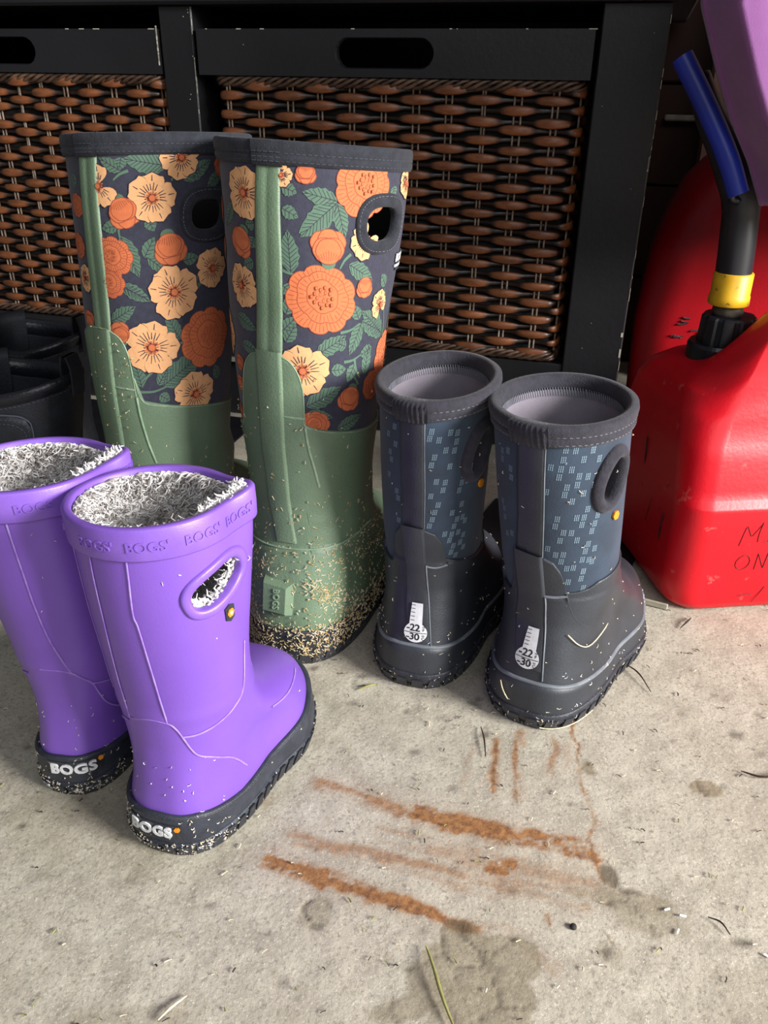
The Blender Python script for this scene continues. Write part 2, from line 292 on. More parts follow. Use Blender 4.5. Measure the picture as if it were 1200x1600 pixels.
# measured positions of seams, prints and lettering on each boot, as (theta, v) surface coordinates
DATA = {
'tallR': {
  'cuff': [[-0.712,0.3693],[-0.182,0.3698],[0.202,0.3682],[0.559,0.3693],[0.929,0.3687],[1.766,0.3682]],
  'sl': [[-0.063,0.3737],[-0.063,0.3682],[-0.182,0.3112],[-0.314,0.2471]],
  'sr': [[0.202,0.3748],[0.202,0.3693],[0.154,0.3129],[0.056,0.2499]],
  'rl': [[-0.314,0.2471],[-0.328,0.2241],[-0.391,0.1753],[-0.356,0.1342],[-0.161,0.1019]],
  'rr': [[0.056,0.2499],[0.049,0.2274],[0.014,0.1797],[0.028,0.1381],[0.098,0.1019]],
  'shell': [[-1.054,0.1868],[-1.054,0.1846],[-0.789,0.1912],[-0.628,0.2203],[-0.545,0.2351],[-0.412,0.2449],[-0.272,0.2477],[-0.126,0.2488],[0.042,0.2471],[0.154,0.2433],[0.237,0.2351],[0.279,0.2236],[0.286,0.2099],[0.293,0.1983],[0.489,0.194],[0.866,0.1896],[1.25,0.1863],[1.634,0.1852]],
  'tail': [[0.293,0.1967],[0.328,0.1803],[0.398,0.1644],[0.468,0.1485]],
  'seam': [[-0.67,0.0948],[-0.202,0.1008],[0.098,0.1003],[0.677,0.097],[1.222,0.086]],
  'soletop': [[-0.482,0.0362],[-0.084,0.0367],[0.202,0.0362],[0.705,0.029],[1.319,0.0093]],
  'knob': [[-0.021,0.0745],[-0.007,0.0477]],
  'handle': [[1.299,0.3342],[1.012,0.3348],[1.948,0.3315],[1.25,0.3545],[1.361,0.3123]],
  'label': [[1.689,0.3025]],
  'fl': [["cream",-0.244,0.3496,0.0182,0],["bud",-0.391,0.3189,0.0111,150],["cream",-0.454,0.2904,0.0164,40],["bud",-0.991,0.3101,0.0085,0],["bud",-0.956,0.3364,0.0093,10],["cream",0.202,0.3622,0.0076,10],["bud",0.433,0.3644,0.0068,180],["peony",1.019,0.3583,0.0218,0],["bud",0.656,0.3194,0.0127,0],["cream2",1.075,0.3238,0.0134,120],["peony",0.565,0.2855,0.0245,20],["cream",0.293,0.2378,0.0197,20],["bud",1.103,0.2926,0.0078,180],["cream2",1.389,0.2783,0.0114,0],["peony",1.71,0.234,0.022,60],["peony",1.326,0.2192,0.0117,10],["bud",0.901,0.2148,0.01,160],["peony",0.412,0.1978,0.0109,0],["cream",-1.054,0.2526,0.0176,0],["bud",-0.691,0.2351,0.0062,0],["bud",-0.754,0.2192,0.0063,0],["bud",-0.929,0.1956,0.0065,0],["cream",1.724,0.36,0.0103,0],["cream2",1.648,0.3611,0.0093,0]],
  'lf': [[0.74,0.3485,0.412,0.3529],[0.74,0.3474,0.37,0.3266],[0.74,0.3474,0.831,0.326],[0.237,0.3025,0.237,0.3282],[0.195,0.3424,0.349,0.3375],[0.202,0.3556,0.342,0.3523],[0.887,0.3085,1.201,0.297],[-0.482,0.3419,-0.705,0.3277],[-0.154,0.3315,-0.272,0.3304],[-0.23,0.3074,-0.377,0.3041],[-0.175,0.3227,-0.23,0.3161],[1.41,0.3589,1.431,0.3523],[0.202,0.36,0.279,0.3622],[0.07,0.2641,0.251,0.274],[0.105,0.257,0.237,0.269],[1.075,0.2679,0.894,0.2477],[1.082,0.269,1.48,0.257],[1.033,0.2707,0.963,0.2805],[1.515,0.2548,1.096,0.2751],[0.468,0.2488,0.824,0.2603],[0.642,0.2372,0.831,0.2372],[0.97,0.2394,0.866,0.2279],[1.138,0.2301,1.222,0.2504],[0.321,0.212,0.747,0.2241],[0.314,0.2066,0.642,0.2027],[0.733,0.1929,1.096,0.1989],[-0.628,0.269,-0.293,0.2625],[-0.565,0.2499,-0.307,0.2482],[1.48,0.2723,1.48,0.2882],[0.133,0.2756,0.23,0.2882],[1.068,0.223,0.977,0.2241],[0.126,0.2942,0.237,0.2893],[1.857,0.2493,1.913,0.2751],[1.487,0.2909,1.382,0.2992],[1.278,0.2482,1.054,0.2449],[0.845,0.2531,0.733,0.2559]],
  'st': [[0.908,0.3151,0.782,0.3057],[0.133,0.3041,0.335,0.3019],[0.635,0.3107,0.579,0.3041],[0.51,0.3403,0.363,0.3277],[0.817,0.2422,1.054,0.2449],[0.97,0.2433,1.061,0.2285],[0.775,0.263,1.047,0.2679],[1.557,0.2509,1.529,0.2729],[1.033,0.2236,0.97,0.2296]],
},
'tallL': {
  'cuff': [[-0.265,0.3685],[0.14,0.3696],[0.489,0.3696],[0.984,0.3691],[1.508,0.3674]],
  'sl': [[-0.091,0.3762],[-0.112,0.3696],[-0.23,0.3],[-0.265,0.2484]],
  'sr': [[0.147,0.3757],[0.147,0.3696],[0.084,0.3011],[0.035,0.2484]],
  'rl': [[-0.265,0.2479],[-0.377,0.2024],[-0.552,0.1453]],
  'rr': [[0.035,0.2484],[0.0,0.2062],[-0.007,0.153]],
  'shell': [[-0.342,0.249],[-0.063,0.249],[0.021,0.2479],[0.175,0.2419],[0.258,0.2276],[0.293,0.2128],[0.293,0.1985],[0.391,0.1941],[0.782,0.1892],[1.285,0.1837],[2.157,0.1728]],
  'tail': [[0.3,0.1974],[0.321,0.1815],[0.384,0.1601],[0.475,0.142]],
  'handle': [[1.326,0.3274],[0.942,0.3285],[1.948,0.3247],[1.312,0.3482],[1.34,0.3077]],
  'fl': [["cream",1.005,0.3663,0.0155,180],["cream",0.719,0.34,0.0179,10],["cream2",0.14,0.3482,0.0154,90],["bud",0.405,0.3307,0.0118,200],["peony",0.188,0.3005,0.0153,0],["peony",0.112,0.2824,0.0117,0],["bud",0.887,0.3055,0.0126,190],["cream",0.901,0.2748,0.0207,30],["cream",1.403,0.2885,0.0161,0],["cream",0.572,0.2358,0.0209,0],["peony",1.347,0.2369,0.0248,0],["cream",1.117,0.1952,0.0188,20],["bud",-0.398,0.2523,0.0081,0],["bud",0.161,0.2462,0.0089,20],["peony",-0.3,0.3351,0.0087,0],["peony",-0.426,0.3066,0.0099,0],["cream",-0.349,0.2835,0.0109,0],["bud",1.487,0.3598,0.0088,0]],
  'lf': [[0.873,0.3609,0.447,0.3658],[0.412,0.3581,0.182,0.3663],[1.033,0.3515,1.312,0.3641],[0.663,0.3263,0.719,0.3181],[0.321,0.3219,0.119,0.3197],[0.342,0.3148,0.503,0.2879],[0.593,0.3,0.712,0.3131],[0.628,0.3,0.838,0.289],[1.033,0.2961,1.201,0.2983],[1.096,0.2759,1.285,0.2841],[0.279,0.2797,0.565,0.272],[0.419,0.3669,0.398,0.3592],[-0.307,0.3565,-0.272,0.3471],[1.194,0.3603,1.131,0.3515],[1.452,0.3559,1.306,0.3461],[0.272,0.2813,0.593,0.2698],[0.063,0.2545,0.405,0.2654],[0.935,0.2397,0.789,0.2589],[0.384,0.2051,0.321,0.2254],[0.607,0.2062,0.775,0.2216],[0.67,0.2057,1.215,0.227],[0.614,0.1985,0.74,0.1936],[0.621,0.2024,0.705,0.2018],[0.14,0.2813,0.265,0.2857],[1.543,0.2018,1.466,0.2133],[1.047,0.2753,1.285,0.2819]],
  'st': [[0.489,0.3581,0.321,0.3521],[0.942,0.3554,0.915,0.351],[0.342,0.3225,0.335,0.3126],[0.628,0.3011,0.733,0.3027],[0.838,0.2369,1.068,0.2391],[0.335,0.2013,0.733,0.2051],[0.559,0.2177,0.384,0.2051],[0.733,0.2051,0.845,0.2035]],
},
'navyR': {
  'cuff': [[-1.075,0.2131],[-0.272,0.2217],[0.147,0.2241],[0.572,0.2265],[1.04,0.2292],[1.543,0.2326]],
  'sl': [[-0.272,0.2224],[-0.279,0.2179],[-0.37,0.1691],[-0.489,0.1312]],
  'sr': [[0.175,0.2251],[0.168,0.2207],[0.105,0.1759],[0.042,0.1397]],
  'rl': [[-0.489,0.1312],[-0.44,0.0864],[-0.098,0.0482]],
  'rr': [[0.042,0.1397],[0.063,0.1073],[0.091,0.0717],[0.119,0.0427]],
  'shell': [[-1.012,0.0888],[-0.684,0.0984],[-0.586,0.1032],[-0.496,0.1322],[-0.161,0.1373],[0.056,0.1387],[0.209,0.1359],[0.314,0.1288],[0.377,0.1196],[0.398,0.112],[0.565,0.1127],[0.796,0.1151],[0.97,0.1189]],
  'seam': [[0.049,0.1073],[0.223,0.1083],[0.419,0.1103]],
  'tail': [[0.398,0.112],[0.468,0.0991],[0.621,0.0868],[0.866,0.0769]],
  'pipe': [[-0.901,0.0191],[-0.168,0.0383],[0.147,0.0393],[0.642,0.0359],[1.124,0.0304],[1.557,0.0345]],
  'icon': [[-0.021,0.0601]],
  'handle': [[1.299,0.2019],[0.942,0.2012],[1.822,0.207],[1.201,0.2227],[1.18,0.178]],
  'badge': [[1.375,0.1745]],
  'dots': [[0.44,0.2224],[0.572,0.222],[0.817,0.2213],[0.405,0.2155],[0.684,0.2155],[0.915,0.2145],[0.23,0.2097],[0.37,0.209],[0.517,0.2087],[0.342,0.2032],[0.621,0.2039],[0.747,0.2032],[0.593,0.1978],[0.845,0.1967],[0.447,0.1961],[0.154,0.1916],[0.412,0.1906],[0.684,0.1913],[0.517,0.1858],[0.747,0.1793],[0.579,0.1732],[0.691,0.1732],[0.293,0.1718],[0.258,0.166],[0.656,0.1677],[0.377,0.1616],[0.496,0.1616],[0.321,0.1551],[0.579,0.1558],[0.915,0.1735],[0.126,0.1472],[0.244,0.1431],[0.363,0.1438],[0.328,0.138],[0.412,0.1325],[0.517,0.1332],[0.866,0.1674],[0.817,0.1619],[0.761,0.152],[0.712,0.1465],[0.663,0.1397],[0.775,0.139],[0.684,0.1301],[0.873,0.1476],[-0.621,0.2104],[-0.468,0.2131],[-0.635,0.2043],[-0.433,0.2008],[-0.433,0.1944],[-0.852,0.1862],[-0.733,0.1704],[-0.705,0.1653],[-0.705,0.1585],[-0.677,0.1459],[-0.538,0.1489],[0.433,0.1213],[0.649,0.124],[0.684,0.1298],[0.691,0.1158],[0.831,0.1373]],
},
'navyL': {
  'cuff': [[-1.089,0.215],[-0.258,0.2243],[0.188,0.224],[0.559,0.2257],[1.012,0.2267],[1.578,0.2254]],
  'sl': [[-0.251,0.2306],[-0.258,0.2257],[-0.3,0.1717],[-0.342,0.136]],
  'sr': [[0.195,0.2288],[0.188,0.224],[0.161,0.1755],[0.119,0.1388]],
  'rl': [[-0.342,0.136],[-0.209,0.0917],[-0.014,0.0422]],
  'rr': [[0.119,0.1388],[0.147,0.1066],[0.182,0.0741],[0.23,0.0363]],
  'shell': [[-1.082,0.0917],[-0.684,0.0959],[-0.559,0.1011],[-0.489,0.1288],[-0.342,0.136],[-0.098,0.1385],[0.119,0.1371],[0.321,0.1336],[0.447,0.1257],[0.51,0.117],[0.545,0.1104],[0.894,0.1056],[1.319,0.1007],[1.766,0.0931]],
  'seam': [[0.119,0.1052],[0.328,0.1039],[0.552,0.1056]],
  'tail': [[0.545,0.108],[0.642,0.0931],[0.782,0.0789],[0.963,0.0609]],
  'pipe': [[-0.901,0.0246],[-0.168,0.0339],[0.035,0.0325],[0.559,0.028],[1.152,0.0152]],
  'icon': [[0.021,0.0547]],
  'dots': [[0.3,0.2195],[0.607,0.2177],[0.726,0.2167],[0.265,0.2143],[0.419,0.2129],[0.712,0.2101],[0.531,0.2046],[0.677,0.2035],[0.342,0.1997],[0.286,0.1935],[0.6,0.1914],[0.859,0.1821],[0.929,0.1942],[1.012,0.1866],[0.363,0.1797],[0.517,0.1786],[0.824,0.1759],[0.942,0.1762],[0.475,0.1724],[0.775,0.17],[0.258,0.1675],[0.384,0.1599],[0.831,0.1575],[0.321,0.1534],[0.642,0.1516],[0.272,0.1471],[0.74,0.145],[0.859,0.1457],[0.216,0.1412],[0.684,0.1392],[0.915,0.1416],[0.503,0.1333],[0.642,0.1322],[0.775,0.1329],[0.6,0.127],[0.894,0.1291],[0.684,0.1212],[0.831,0.1229],[0.642,0.1156],[0.74,0.1118],[0.915,0.1174],[-0.384,0.2188],[-0.559,0.2108],[-0.377,0.2053],[-0.531,0.197],[-0.51,0.1911],[-0.607,0.1772],[-0.419,0.1662],[-0.398,0.1603],[-0.412,0.1405]],
},
'purpR': {
  'band': [[-0.803,0.2099],[-0.412,0.2092],[0.126,0.2096],[0.531,0.2086],[0.908,0.2073],[1.417,0.2054],[1.843,0.208]],
  's1': [[0.126,0.2096],[0.105,0.1934],[0.07,0.17],[0.105,0.1605],[0.168,0.1276],[0.223,0.0953]],
  's2': [[-0.384,0.2086],[-0.419,0.189],[-0.426,0.1561],[-0.454,0.1197],[-0.405,0.0915]],
  's3': [[-0.405,0.0915],[-0.042,0.0965],[0.223,0.0953],[0.328,0.0912],[0.391,0.0852],[0.468,0.076],[0.552,0.0703],[0.761,0.0643],[0.956,0.0548],[1.117,0.038]],
  's4': [[0.391,0.0852],[0.621,0.0855],[0.935,0.0883],[1.243,0.0927],[1.466,0.0984],[1.564,0.1102],[1.641,0.1307]],
  'slot': [[1.201,0.1776],[0.81,0.169],[1.724,0.1814]],
  'badge': [[1.333,0.1573]],
  'fox': [[-0.565,0.0301],[-0.279,0.0326],[-0.035,0.0339],[0.349,0.0332],[0.67,0.0279],[1.005,0.0241],[1.508,0.0253],[1.801,0.0348]],
  'text': [[0.398,0.2162],[-0.223,0.2172],[1.054,0.2127],[1.62,0.2115]],
  'heel': [[-0.021,0.0218]],
},
'purpL': {
  's1': [[0.168,0.2078],[0.168,0.1862],[0.175,0.1653],[0.182,0.143],[0.223,0.1211],[0.307,0.1049],[0.398,0.0923]],
  's3': [[-0.091,0.0961],[0.188,0.0955],[0.398,0.0923],[0.545,0.0864],[0.663,0.0804],[0.712,0.0707],[0.754,0.062],[0.866,0.0526],[1.012,0.0448]],
  's4': [[0.663,0.0804],[0.873,0.0773],[1.047,0.0745]],
  'text': [[0.545,0.216],[1.194,0.2182],[1.682,0.2169],[1.962,0.2163]],
  'heel': [[0.126,0.0247]],
  'fox': [[-0.14,0.0382],[0.014,0.0363],[0.265,0.0338],[0.552,0.0288],[0.824,0.0207]],
},
}
# ------------------------------------------------------------------ floor
ESX, ESY = math.cos(rad(15.9)), -math.sin(rad(15.9)); NX, NY = -ESY, ESX
CAB = .9877
def cp(s, d, z): return np.array([ESX * s + NX * (CAB + d), ESY * s + NY * (CAB + d), z])
def fbm(x, y, seed, octs=4, f0=20.0):
    rg = np.random.default_rng(seed); out = np.zeros_like(x); a = 1.0; f = f0; tot = 0
    for o in range(octs):
        G = rg.random((64, 64)); u = x * f + 100; v = y * f + 100; i = np.floor(u).astype(int); j = np.floor(v).astype(int); fu = u - i; fv = v - j
        fu = fu * fu * (3 - 2 * fu); fv = fv * fv * (3 - 2 * fv); g = lambda a_, b_: G[a_ % 64, b_ % 64]
        out += a * ((g(i, j) * (1 - fu) + g(i + 1, j) * fu) * (1 - fv) + (g(i, j + 1) * (1 - fu) + g(i + 1, j + 1) * fu) * fv); tot += a; a *= .55; f *= 2.1
    return out / tot
def seg(x, y, a, b_):
    ax, ay = a; bx, by = b_; dx, dy = bx - ax, by - ay; t = np.clip(((x - ax) * dx + (y - ay) * dy) / (dx * dx + dy * dy), 0, 1)
    return np.hypot(x - ax - t * dx, y - ay - t * dy), t
def build_floor():
    xs = np.concatenate([np.linspace(-4, -.5, 12)[:-1], np.arange(-.5, .6, .002), np.linspace(.6, 4, 12)]); ys = np.concatenate([np.linspace(-3.5, .2, 12)[:-1], np.arange(.2, .72, .002), np.arange(.72, 1.1, .01), np.linspace(1.1, 3, 8)])
    X, Y = np.meshgrid(xs, ys); w1 = fbm(X, Y, 1, 4, 60); w2 = fbm(X, Y, 2, 4, 160); w3 = fbm(X, Y, 3, 4, 25)
    rust = np.zeros_like(X); wet = np.zeros_like(X); dark = np.zeros_like(X)
    wx = X + (w1 - .5) * .012; wy = Y + (fbm(X, Y, 7, 3, 70) - .5) * .010
    def streak(a, b_, wa, wb, st, seed, thin=.5):
        nonlocal rust
        d, t = seg(wx, wy, a, b_); w = wa + (wb - wa) * t; ux, uy = b_[0] - a[0], b_[1] - a[1]; ll = math.hypot(ux, uy); ux, uy = ux / ll, uy / ll; n = .74 * fbm((X * ux + Y * uy) * .22, (-X * uy + Y * ux) * 1.9, seed, 5, 130) + .26 * fbm(X, Y, seed + 60, 3, 230)
        ends = np.clip(t / .10, 0, 1) * np.clip((1 - t) / .06, 0, 1) * .75 + .25
        rust = np.maximum(rust, min(1.3, st * 1.6) * np.clip(1.5 - d / w, 0, 1) * np.clip((n - .04 - thin * .44) * 2.8, 0, 1) * ends); rust = np.maximum(rust, .42 * st * np.clip(1.7 - d / (w * 1.5), 0, 1) * np.clip((n - .15) * 2.5, 0, 1) * ends)
    streak((-.048, .416), (.020, .388), .0075, .0085, .55, 11, .35); streak((.015, .390), (.085, .370), .0085, .0085, .95, 12, .30); streak((.075, .373), (.142, .353), .0085, .0090, .80, 13, .45)
    streak((-.072, .352), (-.030, .336), .0075, .0065, .80, 14, .4); streak((-.035, .338), (.052, .306), .0065, .0055, .85, 15, .45); streak((.045, .312), (.085, .300), .005, .006, .35, 30, .6)
    streak((-.05, .344), (.062, .303), .0050, .0045, .75, 61, .12); streak((-.065, .370), (.060, .338), .0040, .0050, .50, 62, .2); streak((.02, .362), (.135, .332), .0060, .0070, .42, 63, .2)
    streak((-.060, .368), (.010, .350), .0055, .0055, .55, 16, .6); streak((-.010, .372), (.080, .352), .006, .008, .45, 17, .6); streak((.035, .345), (.130, .322), .008, .008, .45, 18, .58); streak((.0, .350), (.075, .325), .005, .005, .40, 19, .6)
    streak((.066, .352), (.080, .342), .009, .007, .9, 31, .25); streak((.03, .36), (.14, .335), .014, .014, .28, 32, .5)
    for (a, b_, w, s, sd) in (((.084, .460), (.076, .402), .0034, .62, 20), ((.103, .470), (.093, .395), .0040, .58, 21), ((.126, .462), (.119, .420), .0036, .50, 22), ((.145, .50), (.134, .330), .0016, .62, 23), ((.068, .455), (.056, .40), .0025, .30, 24), ((.135, .455), (.13, .425), .003, .3, 27), ((.097, .315), (.096, .306), .002, .6, 28), ((-.09, .40), (-.07, .395), .006, .3, 29), ((.085, .29), (.10, .28), .004, .4, 33)):
        streak(a, b_, w, w, s, sd, .35)
    def blot(cx, cy, rx, ry, st, seed, rot=0, edge=.35):
        nonlocal wet
        c, s = math.cos(rot), math.sin(rot); u = ((X - cx) * c + (Y - cy) * s) / rx; v = (-(X - cx) * s + (Y - cy) * c) / ry; n = fbm(X, Y, seed, 4, 45)
        r = np.hypot(u, v) + (n - .5) * 1.3; wet = np.maximum(wet, st * np.clip((1 - r) / edge, 0, 1))
    blot(.048, .285, .036, .022, .60, 40, .1, .12); blot(.055, .262, .032, .020, .62, 41, 0, .12); blot(.012, .258, .022, .007, .55, 42, .2, .3); blot(.148, .325, .034, .010, .55, 43, -.2, .35); blot(.165, .309, .030, .009, .42, 44, -.1, .4)
    blot(.140, .341, .006, .010, .7, 45); blot(.146, .430, .0055, .010, .75, 46); blot(.222, .413, .013, .0085, .75, 47, -.3, .18); blot(-.034, .313, .011, .013, .45, 48); blot(.128, .292, .008, .008, .35, 49)
    blot(-.155, .36, .06, .03, .32, 50, .2, .6); blot(-.22, .38, .05, .04, .3, 51, 0, .7); blot(-.18, .395, .035, .025, .35, 58, 0, .4); blot(-.12, .25, .04, .01, .3, 52); blot(.20, .27, .03, .02, .2, 53)
    rg = np.random.default_rng(9)
    for i in range(90):
        cx, cy = rg.uniform(-.3, .45), rg.uniform(.24, .7); r = rg.uniform(.0012, .0045); d = np.hypot((X - cx) * rg.uniform(.6, 1), (Y - cy)) + (w2 - .5) * .003; dark = np.maximum(dark, rg.uniform(.25, .75) * np.clip(1.2 - d / r, 0, 1))
    # hairline cracks in the damp patches
    crack = np.zeros_like(X)
    Vp = rg.random((60, 2)) * [.40, .16] + [-.03, .235]; D = np.sort(np.hypot(X[..., None] - Vp[:, 0] + (w1[..., None] - .5) * .01, Y[..., None] - Vp[:, 1] + (w2[..., None] - .5) * .008), axis=-1)[..., :2]
    crack = np.clip(1 - (D[..., 1] - D[..., 0]) / .0016, 0, 1) * np.clip(wet * 2.2, 0, 1)
    chip = np.clip(1 - abs(np.hypot(X + .036, Y - .316) - .0075) / .0014, 0, 1) * (X < -.038)
    Z = -.0006 * crack - .0012 * chip - .0010 * dark + (w2 - .5) * .0006 + (w1 - .5) * .0006; Z = Z * ((X > -.5) & (X < .6) & (Y > .2) & (Y < .72)) - .0008
    V = np.stack([X, Y, Z], -1).reshape(-1, 3); o = part('floor', V, grid_faces(len(ys), len(xs)), None, mats=[M_floor]); o['kind'] = 'structure'
    ca = o.data.color_attributes.new('stain', 'FLOAT_COLOR', 'POINT')
    C = np.stack([rust, wet, np.clip(dark + crack * .8 + chip, 0, 1), w3], -1).reshape(-1).astype(np.float32); ca.data.foreach_set('color', C)
def floor_mat():
    m = bpy.data.materials.new('stained_concrete'); m.use_nodes = True; nt = m.node_tree; N = nt.nodes; L = nt.links; b = N['Principled BSDF']
    tc = N.new('ShaderNodeTexCoord'); at = N.new('ShaderNodeAttribute'); at.attribute_name = 'stain'; sp = N.new('ShaderNodeSeparateColor'); L.new(at.outputs['Color'], sp.inputs[0])
    def noise(s, d=4, r=.6):
        n = N.new('ShaderNodeTexNoise'); n.inputs['Scale'].default_value = s; n.inputs['Detail'].default_value = d; n.inputs['Roughness'].default_value = r; L.new(tc.outputs['Object'], n.inputs['Vector']); return n.outputs['Fac']
    def rng(s, a, c, lo=0, hi=1):
        r = N.new('ShaderNodeMapRange'); r.inputs[1].default_value = a; r.inputs[2].default_value = c; r.inputs[3].default_value = lo; r.inputs[4].default_value = hi; L.new(s, r.inputs[0]); return r.outputs[0]
    def mix(f, a, c, mode='MIX'):
        x = N.new('ShaderNodeMix'); x.data_type = 'RGBA'; x.blend_type = mode; 
        if isinstance(f, float): x.inputs[0].default_value = f
        else: L.new(f, x.inputs[0])
        for s, v in ((6, a), (7, c)):
            if isinstance(v, tuple): x.inputs[s].default_value = v
            else: L.new(v, x.inputs[s])
        return x.outputs[2]
    c = mix(rng(noise(9, 5), .38, .62), lin('#b5ad9c'), lin('#c0b9a8')); c = mix(rng(noise(38, 5), .42, .66), c, lin('#a79f8f')); c = mix(rng(noise(420, 3), .52, .72), c, lin('#92897a')); c = mix(rng(noise(700, 2), .60, .72), c, lin('#d3cdbd'))
    c = mix(rng(noise(150, 4, .75), .60, .70), c, lin('#958a78'))
    rc = mix(rng(noise(260, 4, .7), .40, .66), lin('#a06d3a'), lin('#693c1d')); sb = N.new('ShaderNodeMath'); sb.operation = 'MULTIPLY_ADD'; L.new(noise(420, 5, .75), sb.inputs[0]); sb.inputs[1].default_value = -1.1; sb.inputs[2].default_value = .45; ad = N.new('ShaderNodeMath'); ad.operation = 'ADD'; L.new(sb.outputs[0], ad.inputs[0]); L.new(sp.outputs[0], ad.inputs[1]); ml = N.new('ShaderNodeMath'); ml.operation = 'MULTIPLY'; L.new(rng(ad.outputs[0], 0, .9, .25, 1), ml.inputs[0]); L.new(rng(sp.outputs[0], 0, .95, 0, .92), ml.inputs[1]); c = mix(ml.outputs[0], c, rc)
    wc = mix(rng(noise(180, 5, .7), .4, .6), lin('#8b8168'), lin('#74694f')); c = mix(rng(sp.outputs[1], 0, .9, 0, .9), c, wc)
    c = mix(rng(sp.outputs[2], 0, 1, 0, .85), c, lin('#4b4137'))
    L.new(c, b.inputs['Base Color']); L.new(rng(sp.outputs[1], 0, .6, .85, .5), b.inputs['Roughness']); b.inputs['Specular IOR Level'].default_value = .35
    bp = N.new('ShaderNodeBump'); bp.inputs['Strength'].default_value = .35; bp.inputs['Distance'].default_value = .002; L.new(noise(330, 5, .7), bp.inputs['Height']); L.new(bp.outputs[0], b.inputs['Normal'])
    return m
M_floor = floor_mat(); build_floor()

# ------------------------------------------------------------------ back wall, boards behind the bench
wall = empty('wall_back', tuple(cp(0, .43, 0)), None, None); del wall['label'], wall['category']; wall['kind'] = 'structure'
a = Acc()
V, F = box((0, 0, 0), (2.6, .01, 1.1)); 
def cbox(s0, s1, d0, d1, z0, z1, bev=0.0):
    V, F = box((0, 0, 0), ((s1 - s0) / 2, (d1 - d0) / 2, (z1 - z0) / 2), 0, bev); c = cp((s0 + s1) / 2, (d0 + d1) / 2, (z0 + z1) / 2)
    Rm = np.array([[ESX, NX, 0], [ESY, NY, 0], [0, 0, 1]]); return V @ Rm.T + c, F
V, F = cbox(-2.4, 2.2, .445, .465, 0, 1.6); part('sheathing', V, F, M_wall, wall, smooth=False)
for k in range(11):
    V, F = cbox(-2.4, 2.2, .430 + .002 * (k % 2), .446, .004 + k * .139, .004 + (k + 1) * .139 - .004, .002); part('plank', V, F, M_wall, wall, smooth=False)
V, F = cbox(.02, .34, .41, .428, .3705, .3785, .002); o = part('trim_1', V, F, M_pale, None, smooth=False); o['kind'] = 'structure'
V, F = cbox(.07, .115, .33, .42, 0, 1.2, .004); o = part('wall_stud', V, F, M_wall, None, smooth=False, ); o['kind'] = 'structure'

# ------------------------------------------------------------------ the bench
bench = empty('storage_bench', tuple(cp(-.28, 0, 0)), 'black painted wooden bench with chipped edges holding two wicker drawers', 'bench')
def bp_(name, s0, s1, d0, d1, z0, z1, bev=.0015, m=None, label=None): V, F = cbox(s0, s1, d0, d1, z0, z1, bev); return part(name, V, F, m or M_wood, bench, smooth=False, label=label)
bp_('bench_top', -1.12, .03, -.012, .40, .4935, .53, .003)
bp_('post', -.060, .006, 0, .05, .0, .4935); bp_('post', -.558, -.516, 0, .05, .118, .4935); bp_('post', -1.06, -1.012, 0, .05, 0, .4935)
bp_('post', -.060, .006, .33, .38, 0, .4935); bp_('post', -1.06, -1.012, .33, .38, 0, .4935)
bp_('side_panel', -.050, -.004, .05, .33, .06, .4935); bp_('side_panel', -1.05, -1.02, .05, .33, .06, .4935); bp_('divider_panel', -.545, -.530, .05, .36, .12, .4935)
bp_('back_panel', -1.05, -.01, .365, .375, .06, .4935)
bp_('bottom_rail', -1.012, -.060, .002, .03, .086, .119); bp_('bottom_shelf', -1.012, -.050, .03, .365, .095, .119)
bp_('plinth', -1.012, -.060, .012, .03, .0, .080)
bp_('worn_lip', -1.012, -.060, -.003, .028, .0800, .0858, .001, M_shelfedge, 'pale worn lip under the bottom rail')
a = Acc(); r = random.Random(3)
def chip(s, z, w, h, d=-.0006): V, F = cbox(s - w / 2, s + w / 2, d, d + .001, z - h / 2, z + h / 2); a.add(V, F)
for k in range(16): z = .12 + .36 * r.random(); chip(.0058, z, .0007, .003 + .010 * r.random())
for k in range(5): chip(.0052, .35 - .002 * k, .0016, .006)
chip(.0045, .14, .002, .010); chip(.004, .162, .0025, .005)
for k in range(9): z = .37 + .11 * r.random(); chip(-.5165, z, .0009, .003 + .008 * r.random())
for k in range(6): chip(-.55 + .035 * r.random(), .38 + .11 * r.random(), .0007, .0010)
for k in range(5): chip(-.055 + .055 * r.random(), .12 + .35 * r.random(), .0006, .0007)
a.part('paint_chips', M_chip, bench, smooth=False, stuff=True)

# ------------------------------------------------------------------ wicker drawers
def weave_mat():
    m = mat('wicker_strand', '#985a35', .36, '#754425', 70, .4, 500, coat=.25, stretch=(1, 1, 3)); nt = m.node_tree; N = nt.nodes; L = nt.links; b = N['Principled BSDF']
    src = b.inputs['Base Color'].links[0].from_socket; at = N.new('ShaderNodeAttribute'); at.attribute_name = 'wear'; x = N.new('ShaderNodeMix'); x.data_type = 'RGBA'; x.inputs[6].default_value = lin('#24160e'); L.new(src, x.inputs[7]); L.new(at.outputs['Fac'], x.inputs[0]); L.new(x.outputs[2], b.inputs['Base Color']); return m  # strand colour: dark where it passes under, full tone on the crests
M_weave = weave_mat(); M_stake = mat('wicker_stake', '#9c8a79', .5, '#5d4a3d', 90); M_braid = mat('wicker_braid', '#6d5342', .45, '#35241a', 60, .3, 500, coat=.2); M_bask = mat('basket_inside', '#0d0a09', .9)
